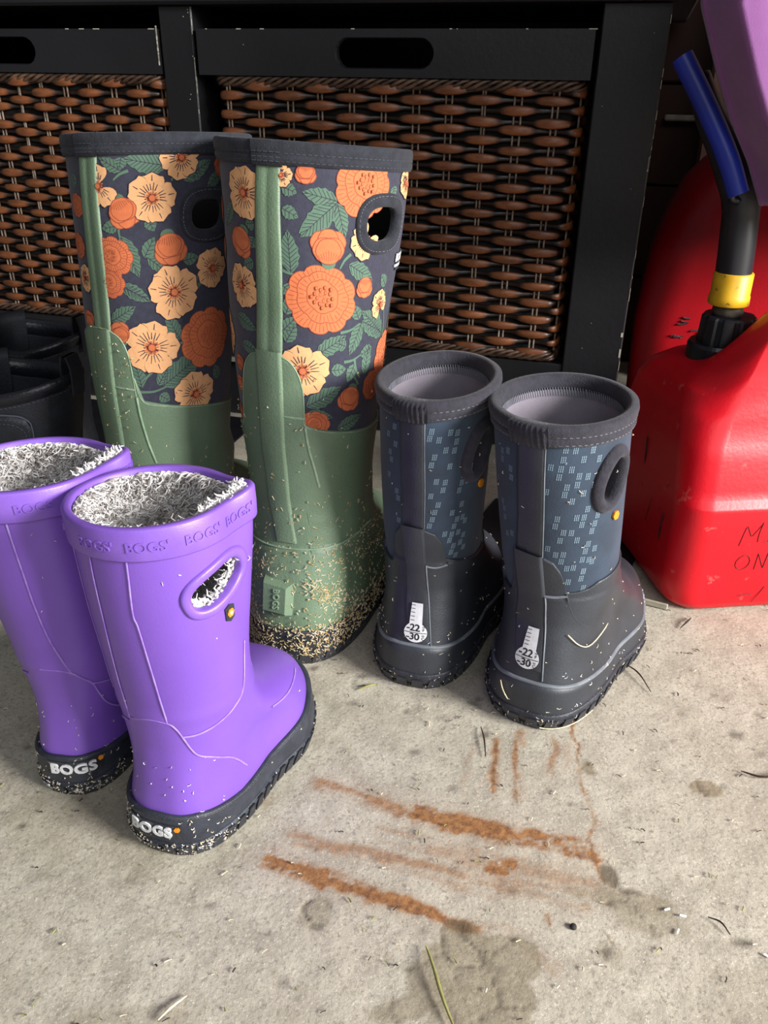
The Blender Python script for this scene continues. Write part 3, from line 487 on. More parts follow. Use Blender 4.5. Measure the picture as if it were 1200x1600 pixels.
def basket(cx, s0, s1, label, pitch, sref):
    root = empty('wicker_drawer', tuple(cp(cx, .02, .119)), label, 'basket', 'wicker drawers in the bench')
    # handle board with a stadium slot
    f0, f1 = (cx - .2225, cx + .2225); zc, zh = .447, .0232; t = np.linspace(0, 2 * PI, 96, endpoint=False); ca = math.atan2(zh, .2225); t = np.sort(np.concatenate([t, [ca, PI - ca, PI + ca, 2 * PI - ca], np.linspace(.11, .6, 12), PI - np.linspace(.11, .6, 12), PI + np.linspace(.11, .6, 12), 2 * PI - np.linspace(.11, .6, 12)])); n = len(t)
    hx, hz = .056, .0150; inner = []; outer = []
    for q in t:
        c, s = math.cos(q), math.sin(q)
        k = min(.2225 / abs(c) if abs(c) > 1e-6 else 9, zh / abs(s) if abs(s) > 1e-6 else 9); outer.append((k * c, k * s))
    # match stadium points to outer ones by perimeter order
    P = []; 
    for q in t:
        k = min(.2225 / abs(math.cos(q)) if abs(math.cos(q)) > 1e-6 else 9, zh / abs(math.sin(q)) if abs(math.sin(q)) > 1e-6 else 9); ox, oz = k * math.cos(q), k * math.sin(q)
        ix = max(-hx, min(hx, ox * hx / .2225 * (1.6 if abs(oz) > zh * .99 else 1))); e = hx - hz
        if abs(oz) >= zh * .99: ix = max(-hx * .985, min(hx * .985, ox)) if abs(ox) < hx else math.copysign(hx * .985, ox); iz = math.copysign(math.sqrt(max(0, hz * hz - max(0, abs(ix) - e) ** 2)), oz)
        else: iz = oz / zh * hz * .17; ix = math.copysign(e + math.sqrt(max(0, hz * hz - iz * iz)), ox)
        P.append((ix, iz))
    V = []
    for (dd, gi) in ((-.004, P), (-.004, outer), (.012, outer), (.012, P)):
        for x, z in gi: V.append(cp(cx + x, dd, zc + z))
    # bevelled mouth of the slot
    Pin = [(x * .975, z * .92) for x, z in P]; V += [cp(cx + x, -.001, zc + z) for x, z in Pin]
    V = np.array(V); F = []
    for i in range(n):
        j = (i + 1) % n
        F += [(i, i + n, j + n, j)[::-1], (i + n, i + 2*n, j + 2*n, j + n)[::-1], (i + 2*n, i + 3*n, j + 3*n, j + 2*n)[::-1], (i + 4*n, i, j, j + 4*n)[::-1], (i + 3*n, i + 4*n, j + 4*n, j + 3*n)[::-1]]
    hb = part('handle_board', V, F, M_wood, root, smooth=False, label='black painted front board with an oval hand hole')
    a = Acc(); r = random.Random(int(cx * -100))
    for k in range(9): s = f0 + .445 * r.random(); top_ = r.random() < .7; V, F = cbox(s, s + .0007 + .008 * r.random() * top_, -.0046, -.0036, *((.4694, .4704) if top_ else (lambda z: (z, z + .0007))(.428 + .038 * r.random()))); a.add(V, F)
    if cx < -.5:
        for k in range(9): z = .426 + .042 * r.random(); V, F = cbox(f1 - .0006, f1 + .0004, -.0046, -.0030, z, z + .008); a.add(V, F)
    a.part('paint_chips', M_chip, hb, smooth=False, stuff=True)
    # path round the basket: left side, front, right side, with rounded corners
    R_ = .012; dep = .10; pts = [];
    for d in np.linspace(dep, R_, 12): pts.append((s0, d))
    for q in np.linspace(0, PI / 2, 7)[1:-1]: pts.append((s0 + R_ - R_ * math.cos(q), R_ - R_ * math.sin(q)))
    for s in np.linspace(s0 + R_, s1 - R_, 40): pts.append((s, 0))
    for q in np.linspace(0, PI / 2, 7)[1:-1]: pts.append((s1 - R_ + R_ * math.sin(q), R_ - R_ * math.cos(q)))
    for d in np.linspace(R_, dep, 12): pts.append((s1, d))
    pts = np.array(pts); dl = np.r_[0, np.cumsum(np.linalg.norm(np.diff(pts, axis=0), axis=1))]; Lt = dl[-1]; m = int(Lt / .0027); u = np.linspace(0, Lt, m)
    ps = np.interp(u, dl, pts[:, 0]); pd = np.interp(u, dl, pts[:, 1]); tx = np.gradient(ps); td = np.gradient(pd); ln = np.hypot(tx, td); nx_, nd_ = td / ln, -tx / ln   # outward normal in (s, d)
    uref = float(np.interp(sref, ps[8:-8][np.argsort(ps[8:-8])], u[8:-8][np.argsort(ps[8:-8])])) if True else 0
    rows = 30; z0, z1 = .132, .413; zp = (z1 - z0) / (rows - 1); rg = np.random.default_rng(int(-cx * 1000))
    for k in range(rows):
        ph = np.cos(PI * (u - uref) / pitch + PI * k); over = np.clip(ph, -1, 1); jit = 1 + .10 * rg.normal()
        h = (.0028 + .0026 * np.clip(over + .25, 0, 1.25) / 1.25) * (1 + .05 * np.sin(u * 31 + k)); th_ = .0016 + .0004 * over; disp = .0038 * np.sign(ph) * abs(ph) ** .8 * jit; zz = z0 + k * zp + .0007 * np.sin(u * 23 + k * 1.7) + .0006 * rg.normal()
        ring = [(math.cos(q), math.sin(q)) for q in np.linspace(0, 2 * PI, 8, endpoint=False)]; V = []
        for i in range(m):
            for c, s in ring:
                o_ = disp[i] + c * th_[i]; V.append(cp(ps[i] + nx_[i] * o_, pd[i] + nd_[i] * o_ + .004, zz[i] + s * h[i]))
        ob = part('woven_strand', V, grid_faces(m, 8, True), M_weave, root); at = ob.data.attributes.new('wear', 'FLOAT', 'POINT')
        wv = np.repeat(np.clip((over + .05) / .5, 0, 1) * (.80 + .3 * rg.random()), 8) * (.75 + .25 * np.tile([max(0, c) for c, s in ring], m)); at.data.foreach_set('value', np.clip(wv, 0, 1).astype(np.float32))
    k0 = int(-uref / pitch); k = k0; 
    for k in range(-int(uref / pitch), int((Lt - uref) / pitch) + 1):
        uu = uref + k * pitch
        if not (0.004 < uu < Lt - .004): continue
        cs, cd = np.interp(uu, u, ps), np.interp(uu, u, pd); a_, b2 = np.interp(uu, u, tx / ln), np.interp(uu, u, td / ln)
        for sg in (-1, 1):
            sway = .0014 * rg.normal(); P3 = [cp(cs + a_ * (sg * .0024 + sway * q), cd + b2 * sg * .0024 + .004, z0 - .006 + (z1 - z0 + .012) * q) for q in np.linspace(0, 1, 10)]
            V, F = tube(P3, .0012, 6); part('stake', V, F, M_stake, root)
    # braided rims
    for (zc2, amp, nm) in ((.4180, .0040, 'rim_braid'), (.1262, .0036, 'foot_braid')):
        for q in range(4):
            w = 2 * PI * (u / .046) + q * PI / 2; P3 = [cp(ps[i] + nx_[i] * (.0012 + .0030 * math.cos(w[i])), pd[i] + nd_[i] * (.0012 + .0030 * math.cos(w[i])) + .004, zc2 + amp * math.sin(w[i])) for i in range(m)]
            V, F = tube(P3, .0022, 6); part(nm, V, F, M_braid, root)
    # dark inside of the basket
    V = []; 
    for zz in (.121, .424):
        for i in range(0, m): V.append(cp(ps[i] - nx_[i] * .006, pd[i] - nd_[i] * .006 + .004, zz))
    part('inner_frame', V, grid_faces(2, m), M_bask, root, smooth=False)
    return root
basket(-.2875, -.490, -.074, 'brown wicker drawer with black handle board, right one, behind the floral boots', .0377, -.100)
basket(-.783, -.985, -.566, 'brown wicker drawer with black handle board, left one, cut off by the photo edge', .0335, -.597)

# ------------------------------------------------------------------ fuel cans
def rloop(x0, x1, y0, y1, r, n=96):
    cx, cy, hx, hy = (x0 + x1) / 2, (y0 + y1) / 2, (x1 - x0) / 2, (y1 - y0) / 2; r = min(r, hx * .98, hy * .98); out = []; m = n // 4
    for k, (sx, sy, a0) in enumerate(((1, 1, 0), (-1, 1, PI / 2), (-1, -1, PI), (1, -1, 1.5 * PI))):
        for i in range(m): q = a0 + PI / 2 * i / (m - 1); out.append((cx + sx * (hx - r) + r * math.cos(q), cy + sy * (hy - r) + r * math.sin(q)))
    return out
def resample_rows(rows, k=6):
    R = np.array(rows, float); z = np.linspace(0, len(R) - 1, (len(R) - 1) * k + 1); return np.stack([np.interp(z, range(len(R)), R[:, i]) for i in range(R.shape[1])], 1)
def can_mesh(rows, warp=None, top=True, k=5):
    rows = resample_rows(rows, k); V = []; 
    for z, x0, x1, y0, y1, r in rows:
        for x, y in rloop(x0, x1, y0, y1, r): V.append((x, y, z))
    V = np.array(V); nr = len(rows)
    # closed top: shrink towards the middle in rings so it can be warped
    last = rows[-1]; cx, cy = (last[1] + last[2]) / 2, (last[3] + last[4]) / 2; L0 = V[-96:]; rings = []
    for q in np.linspace(.06, .995, 24): rings.append(np.stack([L0[:, 0] + (cx - L0[:, 0]) * q, L0[:, 1] + (cy - L0[:, 1]) * q, L0[:, 2] + 0.0006 * min(1, q * 6)], 1))
    V = np.vstack([V] + rings); nr += 24; F = grid_faces(nr, 96, True); F.append(tuple(range(96))[::-1]); F.append(tuple(range((nr - 1) * 96, nr * 96)))
    if warp: V = warp(V)
    return V, F
def yawed(V, o, a_): c, s = math.cos(a_), math.sin(a_); W = V.copy(); W[:, 0] = o[0] + (V[:, 0] - o[0]) * c - (V[:, 1] - o[1]) * s; W[:, 1] = o[1] + (V[:, 0] - o[0]) * s + (V[:, 1] - o[1]) * c; return W
O1 = (.262, .618)
can = empty('fuel_can', (.38, .70, 0), 'scuffed red plastic fuel can with black spout in front at the right edge', 'fuel can', 'red fuel cans')
x0, x1, y0, y1 = .256, .53, .616, .80
rows = [(0, x0+.016, x1-.016, y0+.012, y1-.012, .02), (.003, x0+.008, x1-.006, y0+.004, y1-.006, .024), (.009, x0+.002, x1-.001, y0+.001, y1-.002, .026), (.02, x0, x1, y0, y1, .026), (.09, x0-.001, x1, y0, y1, .026), (.104, x0-.001, x1, y0+.001, y1, .026), (.112, x0, x1, y0+.006, y1, .026),
        (.15, x0+.002, x1, y0+.016, y1, .030), (.175, x0+.006, x1, y0+.026, y1-.002, .034), (.190, x0+.013, x1-.006, y0+.036, y1-.007, .038), (.199, x0+.023, x1-.016, y0+.046, y1-.016, .042), (.205, x0+.036, x1-.03, y0+.06, y1-.03, .05)]
def warp1(V):
    V = V.copy(); up = smooth01((V[:, 2] - .15) / .055); V[:, 2] += up * (.062 * smooth01((V[:, 0] - .272) / .085) * (1 - smooth01((V[:, 1] - .690) / .03)))
    d = np.exp(-((V[:, 0] - .345) / .040) ** 2 - ((V[:, 2] - .165) / .030) ** 2) * (V[:, 1] < .72); V[:, 1] += .010 * d
    d2 = np.exp(-((V[:, 0] - .38) / .05) ** 4 - ((V[:, 2] - .185) / .03) ** 4) * (V[:, 1] < .70) * 0
    return yawed(V, O1, rad(7))
V, F = can_mesh(rows, warp1); body = part('body', V, F, M_red, can)
def front_strokes():
    # handwriting in marker on the front face: M I X over O N L
    a = Acc(); sc_ = 1.0
    def st(pts, z0, x0_, w=.0005):
        q = spl([(x0_ + x, z0 + z) for x, z in pts], 12); P = []
        for x, z in q: p = yawed(np.array([[x, y0 - .0003, z]]), O1, rad(7))[0]; P.append(p)
        V, F = tube(P, w * .6, 4); a.add(V, F)
    for pts, z, x in (([(0, 0), (.003, .016), (.004, .018)], .070, .308), ([(.0045, .019), (.008, .012), (.010, .009), (.013, .013), (.018, .021)], .070, .308), ([(.018, .022), (.0165, .012), (.0165, .003)], .070, .308),
        ([(0, .018), (.001, .010), (.001, .002)], .071, .3335), ([(-.003, .019), (.005, .0205)], .071, .3335), ([(-.003, .0015), (.005, .002)], .071, .3335), ([(0, .018), (.012, 0)], .071, .343), ([(.012, .019), (0, 0)], .071, .343),
        ([(.006, .016), (.001, .012), (0, .006), (.005, .001), (.011, .004), (.013, .010), (.010, .0155), (.006, .016)], .044, .309), ([(0, 0), (.001, .016)], .045, .3275), ([(.001, .016), (.008, .001)], .045, .3275), ([(.008, .001), (.010, .016)], .045, .3275), ([(0, .016), (0, 0), (.008, 0)], .045, .343),
        ([(.0, .0), (.006, .010), (.009, .016)], .010, .333), ([(0, .001), (.008, .003), (.014, .002)], .016, .318)): st(pts, z, x)
    a.part('marker_writing', M_marker, body, smooth=False)
    a = Acc(); rg = random.Random(4)
    for k in range(7):
        z = .05 + .04 * rg.random(); y = y0 + .035 + .07 * rg.random(); L = .02 + .04 * rg.random(); P = [yawed(np.array([[x0 - .0009 + .0006 * (z + L * q > .09), y + (.006 * (k % 3 - 1)) * q, z + L * q * .9]]), O1, rad(7))[0] for q in np.linspace(0, 1, 8)]
        V, F = tube(P, .0004, 4); a.add(V, F)
    a.part('scratches', M_marker, body, smooth=False, stuff=True)
front_strokes()
a = Acc(); p = yawed(np.array([[.3665, y0 + .017, .148]]), O1, rad(7))[0]
V, F = tube([p + [0, -.004, .003], p + [.001, -.003, 0], p + [.008, .002, -.006], p + [.012, .004, -.014]], [.004, .006, .005, .003], 9); a.add(V, F); a.part('vent_plug', M_blackp, can, label='black vent plug')
def disc_stack(c, prof, n=48, flute=0, dep=0.0):
    V = []; 
    for z, r in prof:
        for i in range(n):
            q = 2 * PI * i / n; rr = r * (1 - (dep if flute and (math.sin(q * flute) < -.55) else 0)); V.append((c[0] + rr * math.cos(q), c[1] + rr * math.sin(q), c[2] + z))
    F = grid_faces(len(prof), n, True); F.append(tuple(range(n))[::-1]); F.append(tuple(range((len(prof) - 1) * n, len(prof) * n))); return V, F
cc = (.306, .735, 0)
V, F = disc_stack((cc[0] - .006, cc[1], .197), [(0, .026), (.018, .026), (.021, .0245), (.021, .018)]); part('cap_base', V, F, M_blackp, can, smooth=False)
V, F = disc_stack((cc[0], cc[1], .216), [(0, .0235), (.001, .0245), (.024, .0235), (.026, .0220), (.026, .012)], 72, 9, .06); part('screw_cap', V, F, M_blackp, can, smooth=False, label='ribbed black screw collar')
V, F = disc_stack((cc[0] - .003, cc[1], .241), [(0, .0120), (.004, .0135), (.010, .0125), (.014, .0135)]); part('spout_neck', V, F, M_dirtp, can, label='grimy neck of the spout')
V, F = disc_stack((cc[0] - .004, cc[1], .2515), [(0, .0165), (.001, .0175), (.008, .0172), (.009, .0166), (.027, .0166), (.028, .0158), (.028, .012)]); part('spout_collar', V, F, M_yellow, can, label='yellow safety collar')
sx, sy = cc[0] - .004, cc[1]
V, F = tube(spl([(sx, sy, .270), (sx - .003, sy, .31), (sx - .007, sy + .002, .342), (sx - .022, sy + .008, .372), (sx - .040, sy + .016, .402), (sx - .052, sy + .024, .43)], 26), [.0152] * 9 + [.0158] * 4 + list(np.linspace(.0155, .009, 13)), 20); part('spout', V, F, M_blackp, can, label='black bent spout')
V, F = tube([(sx - .013, sy - .012, .338), (sx - .018, sy - .012, .340), (sx - .022, sy - .011, .345)], [.003, .004, .003], 8); part('spout_catch', V, F, M_blackp, can)
Pb = spl([(sx - .018, sy - .020, .345), (sx - .030, sy - .014, .372), (sx - .048, sy - .002, .405), (sx - .071, sy + .012, .4425)], 16); V, F = tube(Pb, [.0085] * 16, 18, cap=False)
V2, F2 = tube(Pb[::-1], [.0065] * 16, 18, cap=False); a = Acc(); a.add(V, F); a.add(V2, [f for f in F2])
nV = len(V); a.add(np.vstack([V[-18:], V2[:18]]), [(i, (i + 1) % 18, 18 + (18 - i - 1) % 18, 18 + (18 - i) % 18) for i in range(0)]) if False else None
a.part('spout_tip', M_blue, can, label='blue plastic tube at the spout tip')

can2 = empty('fuel_can', (.46, 1.0, 0), 'tall red plastic fuel can in shadow, behind the spout', 'fuel can', 'red fuel cans')
X0, X1, Y0, Y1 = .288, .60, .955, 1.11
rows = [(0, X0+.03, X1-.02, Y0+.01, Y1-.01, .03), (.01, X0+.012, X1, Y0, Y1, .04), (.06, X0+.004, X1, Y0, Y1, .04), (.17, X0, X1, Y0, Y1, .045), (.249, X0+.006, X1, Y0+.002, Y1, .05), (.294, X0+.018, X1-.01, Y0+.006, Y1-.004, .055), (.328, X0+.032, X1-.02, Y0+.014, Y1-.012, .06), (.349, X0+.050, X1-.04, Y0+.024, Y1-.022, .055), (.360, X0+.070, X1-.06, Y0+.036, Y1-.032, .045)]
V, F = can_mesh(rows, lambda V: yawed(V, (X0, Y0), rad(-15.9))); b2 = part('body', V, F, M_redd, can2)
V, F = disc_stack((.50, .97, .356), [(0, .028), (.02, .028), (.022, .026)], 60, 10, .05); part('screw_cap', V, F, M_blackp, can2, smooth=False)
a = Acc(); rg = random.Random(8)
for k in range(9):
    x = .328 + .045 * rg.random(); z = .155 + .032 * rg.random(); yy = Y0 - .0012 - (x - X0) * math.tan(rad(15.9)); P = [(x, yy, z), (x + .004, yy - .0006, z + .001 * (k % 3 - 1)), (x + .008 + .004 * (k % 2), yy - .001, z + .003 * (k % 2) - .001)]
    V, F = tube(P, .0012, 5); a.add(V, F)
a.part('marker_smudges', M_marker, b2, smooth=False, stuff=True)

# ------------------------------------------------------------------ hanging purple cloth
def cloth():
    root = empty('hanging_jacket', (.36, .66, .45), 'purple cloth garment hanging in folds at the top right corner', 'garment')
    nu, nz = 110, 60; V = []
    for i in range(nz):
        q = i / (nz - 1)
        for j in range(nu):
            u = j / (nu - 1); u = u ** 1.0; zb = .338 - .03 * u + .006 * math.sin(u * 14); z = zb + (.62 - zb) * q
            xl = float(np.interp(z, [.28, .305, .335, .37, .40, .43, .475, .55, .7], [.330, .312, .300, .282, .262, .246, .225, .222, .22])); w = .62
            x = xl + w * u ** 1.4
            dxx = w * u ** 1.4; y = .700 - .040 * float(smooth01(np.array(dxx / .014))) + .004 * math.sin(u * 26 + 2.0 * q) * min(1, u * 2) + .004 * math.sin(u * 57 - 3 * q) * min(1, u * 2) + .32 * max(0.0, dxx - .012)
            V.append((x, y, z))
    V = np.array(V); B = V + [0, .006, 0]; n = len(V); F = grid_faces(nz, nu) + [tuple(i + n for i in f[::-1]) for f in grid_faces(nz, nu)]
    for j in range(nu - 1): F.append((j + 1, j, j + n, j + 1 + n)); k = (nz - 1) * nu; F.append((k + j, k + j + 1, k + j + 1 + n, k + j + n))
    for i in range(nz - 1): F.append((i * nu, (i + 1) * nu, (i + 1) * nu + n, i * nu + n)); F.append(((i + 1) * nu - 1, (i + 1) * nu - 1 + n, (i + 2) * nu - 1 + n, (i + 2) * nu - 1))
    part('cloth', np.vstack([V, B]), F, M_cloth, root)
    V, F = tube([(.22, .68, .618), (.50, .66, .624), (.82, .66, .618)], .006, 10); part('hanger_bar', V, F, M_blackp, root)
    V, F = tube([(.50, .66, .62), (.50, .66, .78), (.506, .66, .80), (.518, .66, .80), (.524, .66, .785)], .0025, 8); part('hook', V, F, M_blackp, root)
cloth()

# ------------------------------------------------------------------ small things on the floor
lath = part('floor_strip', *box((.165, .6715, .003), (.105, .0012, .003), rad(-26.5), .0008), M_pale, None, smooth=False); lath['label'] = 'thin pale wooden strip on the floor beside the fuel can'; lath['category'] = 'wood strip'
mt = part('rubber_mat', *box((.171, .738, .002), (.085, .070, .002), rad(-26.5), .0015), M_blackp, None, smooth=False); mt['label'] = 'dark mat on the floor in the shadow behind the navy boot'; mt['category'] = 'mat'  # black sheet added so the floor beside the can reads as deep shade
tr = part('rubber_mat', *cbox(-1.0, -.46, -.48, -.006, .0, .0026, .001), M_blackp, None, smooth=False); tr['label'] = 'black mat under the leather ankle boots at the left edge'; tr['category'] = 'mat'  # added black sheet, paints shade over the lit floor round the ankle boots
def stick(name, label, cat, pts, r, m, group=None):
    q = spl(pts, 12); n = 12; rr = [r * (1 - .5 * abs(2 * i / (n - 1) - 1)) for i in range(n)]; V, F = tube(q, rr, 6); o = part(name, V, F, m); o['label'] = label; o['category'] = cat
    if group: o['group'] = group
stick('dry_grass', 'long brown grass stem on the damp patch at the bottom edge', 'grass', [(.0265, .292, .002), (.030, .278, .004), (.034, .262, .003), (.040, .245, .002)], .0011, M_grass)
stick('straw', 'short pale straw near the bottom left edge', 'straw', [(-.112, .250, .0015), (-.107, .256, .002), (-.100, .263, .0015)], .0009, M_straw)
stick('fresh_grass', 'green grass blade in front of the tall boot', 'grass', [(-.018, .508, .001), (-.011, .5115, .002), (-.004, .515, .001)], .0009, M_grass)
stick('twig', 'thin dark twig beside the toe of the right navy boot', 'twig', [(.1985, .545, .002), (.207, .530, .0035), (.212, .510, .001)], .0007, M_twig)
stick('twig', 'dark curved twig near the right edge of the floor', 'twig', [(.252, .427, .001), (.262, .420, .003), (.272, .421, .003), (.283, .428, .001)], .0009, M_twig)
stick('twig', 'small twig left of the right navy boot heel', 'twig', [(.074, .468, .001), (.075, .455, .002), (.0745, .438, .001)], .0007, M_twig)
stick('bark_fragment', 'little dark bark fragment by the foot of the fuel can', 'bark', [(.262, .596, .0008), (.270, .603, .003), (.276, .611, .001)], .0010, M_twig)
stick('dry_grass', 'curled grass stem under the middle of the right floor edge', 'grass', [(.190, .313, .001), (.196, .309, .002), (.199, .302, .001)], .0006, M_twig)
V, F = disc_stack((.111, .306, -.0006), [(0, .0014), (.0010, .0020), (.0020, .0018), (.0026, .0008)], 12); o = part('pebble', V, F, M_pebble); o['label'] = 'single small black pebble beside the rust stains'; o['category'] = 'pebble'
a = Acc(); rg = np.random.default_rng(21)
for i in range(420):
    x, y = rg.uniform(-.3, .42), rg.uniform(.235, .66); L = rg.uniform(.0012, .0045); q = rg.uniform(0, PI); z = .0004
    V, F = tube([(x - L / 2 * math.cos(q), y - L / 2 * math.sin(q), z), (x, y, z + .0007), (x + L / 2 * math.cos(q + .3), y + L / 2 * math.sin(q + .3), z)], rg.uniform(.0002, .0005), 4); a.add(V, F, int(rg.integers(0, 3)))
o = a.part('floor_litter', None, None, mats=[M_straw, M_twig, M_grass], stuff=True); o['label'] = 'fine straw crumbs and grit scattered over the concrete'; o['category'] = 'litter'
# pale paint flecks at the right
a = Acc()
for x, y, q in ((.168, .318, .3), (.176, .314, -.2), (.170, .304, 1.0), (.215, .290, -.7), (.222, .282, .2)):
    V, F = box((x, y, .0005), (.0020, .0006, .0004), q, .0002); a.add(V, F)
o = a.part('paint_flecks', M_white, None, stuff=True); o['label'] = 'white paint flecks on the concrete near the damp patch'; o['category'] = 'litter'
# ------------------------------------------------------------------ mapping shapes onto a boot
def rows_mesh(b, rows, ths=None, n=160, wrap=True, holes=(), cap=False):
    th = np.linspace(-PI, PI, n, endpoint=False) if ths is None else np.asarray(ths)
    V = []; VV = []
    for v, off in rows:
        vv = np.broadcast_to(np.asarray(v(th) if callable(v) else v, float), th.shape)
        vv = np.clip(vv, 0, b.top)
        oo = np.broadcast_to(np.asarray(off(th, vv) if callable(off) else off, float), th.shape)
        V.append(b.at(th, vv, oo)); VV.append(vv)
    nr, nc = len(rows), len(th); V = np.vstack(V); F = grid_faces(nr, nc, wrap)
    if holes:
        VV = np.array(VV); keep = []
        for f in F:
            i = f[0] // nc; j = f[0] % nc; t = th[j] + (th[1] - th[0]) / 2; v = .5 * (VV[i, j] + VV[i + 1, j])
            if all(h(t, v) > 1 for h in holes): keep.append(f)
        F = keep
    if cap: F.append(tuple(range(nc))[::-1])
    return V, F
def hole_test(b, th0, v0, a, c, rot=0, p=2.6):
    _, _, A, B = b.SN(th0, v0); A = float(A); B = float(B); cr, sr = math.cos(rot), math.sin(rot)
    def f(t, v):
        x = ((t - th0 + PI) % (2 * PI) - PI) * A; y = (v - v0) * B; u = x * cr + y * sr; w = -x * sr + y * cr
        return (abs(u / a) ** p + abs(w / c) ** p)
    return f
def loop2(a, c, rot, n=56, p=2.6):
    t = np.linspace(0, 2 * PI, n, endpoint=False); ct, st = np.cos(t), np.sin(t)
    x = a * np.sign(ct) * abs(ct) ** (2 / p); y = c * np.sign(st) * abs(st) ** (2 / p)
    return np.stack([x * math.cos(rot) - y * math.sin(rot), x * math.sin(rot) + y * math.cos(rot)], 1)
def slot_ring(b, th0, v0, a, c, rot, prof, p=2.6, n=56):
    """binding round a hand slot: prof = list of (outward growth, offset)"""
    V = []
    for g, off in prof:
        D = loop2(a + g, c + g, rot, n, p); t, v = b.loc2(th0, v0, D); V.append(b.at(t, v, np.full(n, off)))
    F = grid_faces(len(prof), n, True, True); return np.vstack(V), F
def ridge(acc, b, pts, w, h, off=0.0, n=None, mi=0):
    pts = np.asarray(pts, float); q = spl(pts, n or max(8, len(pts) * 8)); th, v = q[:, 0], np.clip(q[:, 1], 0, b.top)
    P, N, _, _ = b.SN(th, v); T = np.gradient(P, axis=0); T /= np.linalg.norm(T, axis=1)[:, None] + 1e-12
    Sd = np.cross(N, T); Sd /= np.linalg.norm(Sd, axis=1)[:, None] + 1e-12
    prof = [(-.5, 0), (-.28, .85), (0, 1), (.28, .85), (.5, 0)]
    V = np.stack([P + N * (off - .0001 + h * y) + Sd * (w * x) for x, y in prof], 1).reshape(-1, 3)
    acc.add(V, grid_faces(len(th), 5, False, True), mi)
def decal(acc, b, th0, v0, V2, F, off=.0003, rot=0.0, ext=0.0, mi=0, lift=None):
    V2 = np.asarray(V2, float); c, s = math.cos(rot), math.sin(rot)
    D = np.stack([V2[:, 0] * c - V2[:, 1] * s, V2[:, 0] * s + V2[:, 1] * c], 1)
    t, v = b.loc2(th0, v0, D); o = np.full(len(V2), off + ext)
    if ext <= 0: acc.add(b.at(t, v, o), F, mi); return
    top = b.at(t, v, o); bot = b.at(t, v, o - ext); n = len(V2)
    E = {}
    for f in F:
        for i in range(len(f)):
            a_, b_ = f[i], f[(i + 1) % len(f)]
            if (b_, a_) in E: del E[(b_, a_)]
            else: E[(a_, b_)] = 1
    FF = list(F) + [(a_, a_ + n, b_ + n, b_) for a_, b_ in E]
    acc.add(np.vstack([top, bot]), FF, mi)
_glyph = {}
def text2(s, size=1.0, bold=0.0, spacing=1.0, shear=0.0):
    k = (s, bold, spacing, shear)
    if k not in _glyph:
        cu = bpy.data.curves.new('lettering', 'FONT'); cu.body = s; cu.size = 1.0; cu.align_x = 'CENTER'; cu.align_y = 'CENTER'
        cu.offset = bold; cu.space_character = spacing; cu.shear = shear; cu.resolution_u = 3; cu.fill_mode = 'FRONT'
        o = bpy.data.objects.new('lettering', cu); link(o); dg = bpy.context.evaluated_depsgraph_get(); dg.update()
        me = o.evaluated_get(dg).to_mesh(); V = np.array([(v.co.x, v.co.y) for v in me.vertices]); F = [tuple(p.vertices) for p in me.polygons]
        o.evaluated_get(dg).to_mesh_clear(); bpy.data.objects.remove(o); bpy.data.curves.remove(cu)
        # make sure faces look towards the viewer
        FF = []
        for f in F:
            A = sum(V[f[i]][0] * V[f[(i+1) % len(f)]][1] - V[f[(i+1) % len(f)]][0] * V[f[i]][1] for i in range(len(f)))
            FF.append(f if A > 0 else f[::-1])
        _glyph[k] = (V, FF)
    V, F = _glyph[k]; return V * size, F
def rect2(w, h, nx=2, ny=2):
    xs = np.linspace(-w / 2, w / 2, nx); ys = np.linspace(-h / 2, h / 2, ny)
    V = np.array([(x, y) for y in ys for x in xs]); return V, grid_faces(ny, nx)
def stitches(acc, b, vfn, off, length=.0022, gap=.0016, w=.0005, th0=-PI, th1=PI, slant=0.0):
    t = th0
    while t < th1:
        v = float(vfn(t)) if callable(vfn) else vfn
        _, _, A, _ = b.SN(t, v); V2, F = rect2(length, w); decal(acc, b, t, v, V2, F, off, rot=slant, ext=.0003); t += (length + gap) / float(A)
def path_stitches(acc, b, pts, off, length=.0022, gap=.0016, w=.0005, close=False):
    q = spl(pts, 200); P = b.at(q[:, 0], q[:, 1]); d = np.r_[0, np.cumsum(np.linalg.norm(np.diff(P, axis=0), axis=1))]
    s = 0
    while s < d[-1] - length:
        i = np.array([np.interp(s, d, q[:, 0]), np.interp(s, d, q[:, 1])]); j = np.array([np.interp(s + length, d, q[:, 0]), np.interp(s + length, d, q[:, 1])])
        ridge(acc, b, [i, (i + j) / 2, j], w, .0003, off, n=3); s += length + gap
def flecks(acc, b, n, dens, off, lmin=.002, lmax=.006, wmax=.0007):
    k = 0; tries = 0
    while k < n and tries < n * 40:
        tries += 1; th = RNG.uniform(-PI, PI); v = RNG.uniform(.001, b.top * .99)
        if RNG.random() > dens(th, v): continue
        L = RNG.uniform(lmin, lmax) * (.5 + .5 * RNG.random()); a = RNG.uniform(0, PI); cur = RNG.uniform(-.5, .5)
        D = np.array([(L * x * math.cos(a + cur * x), L * x * math.sin(a + cur * x)) for x in (-.5, 0, .5)])
        t, vv = b.loc2(th, v, D); o = off(th, v) if callable(off) else off
        P = b.at(t, vv, o + np.array([.0001, .0009 * RNG.random() + .0002, .0001])); V, F = tube(P, RNG.uniform(.25, .5) * wmax, 3); acc.add(V, F, int(RNG.random() < .45)); k += 1

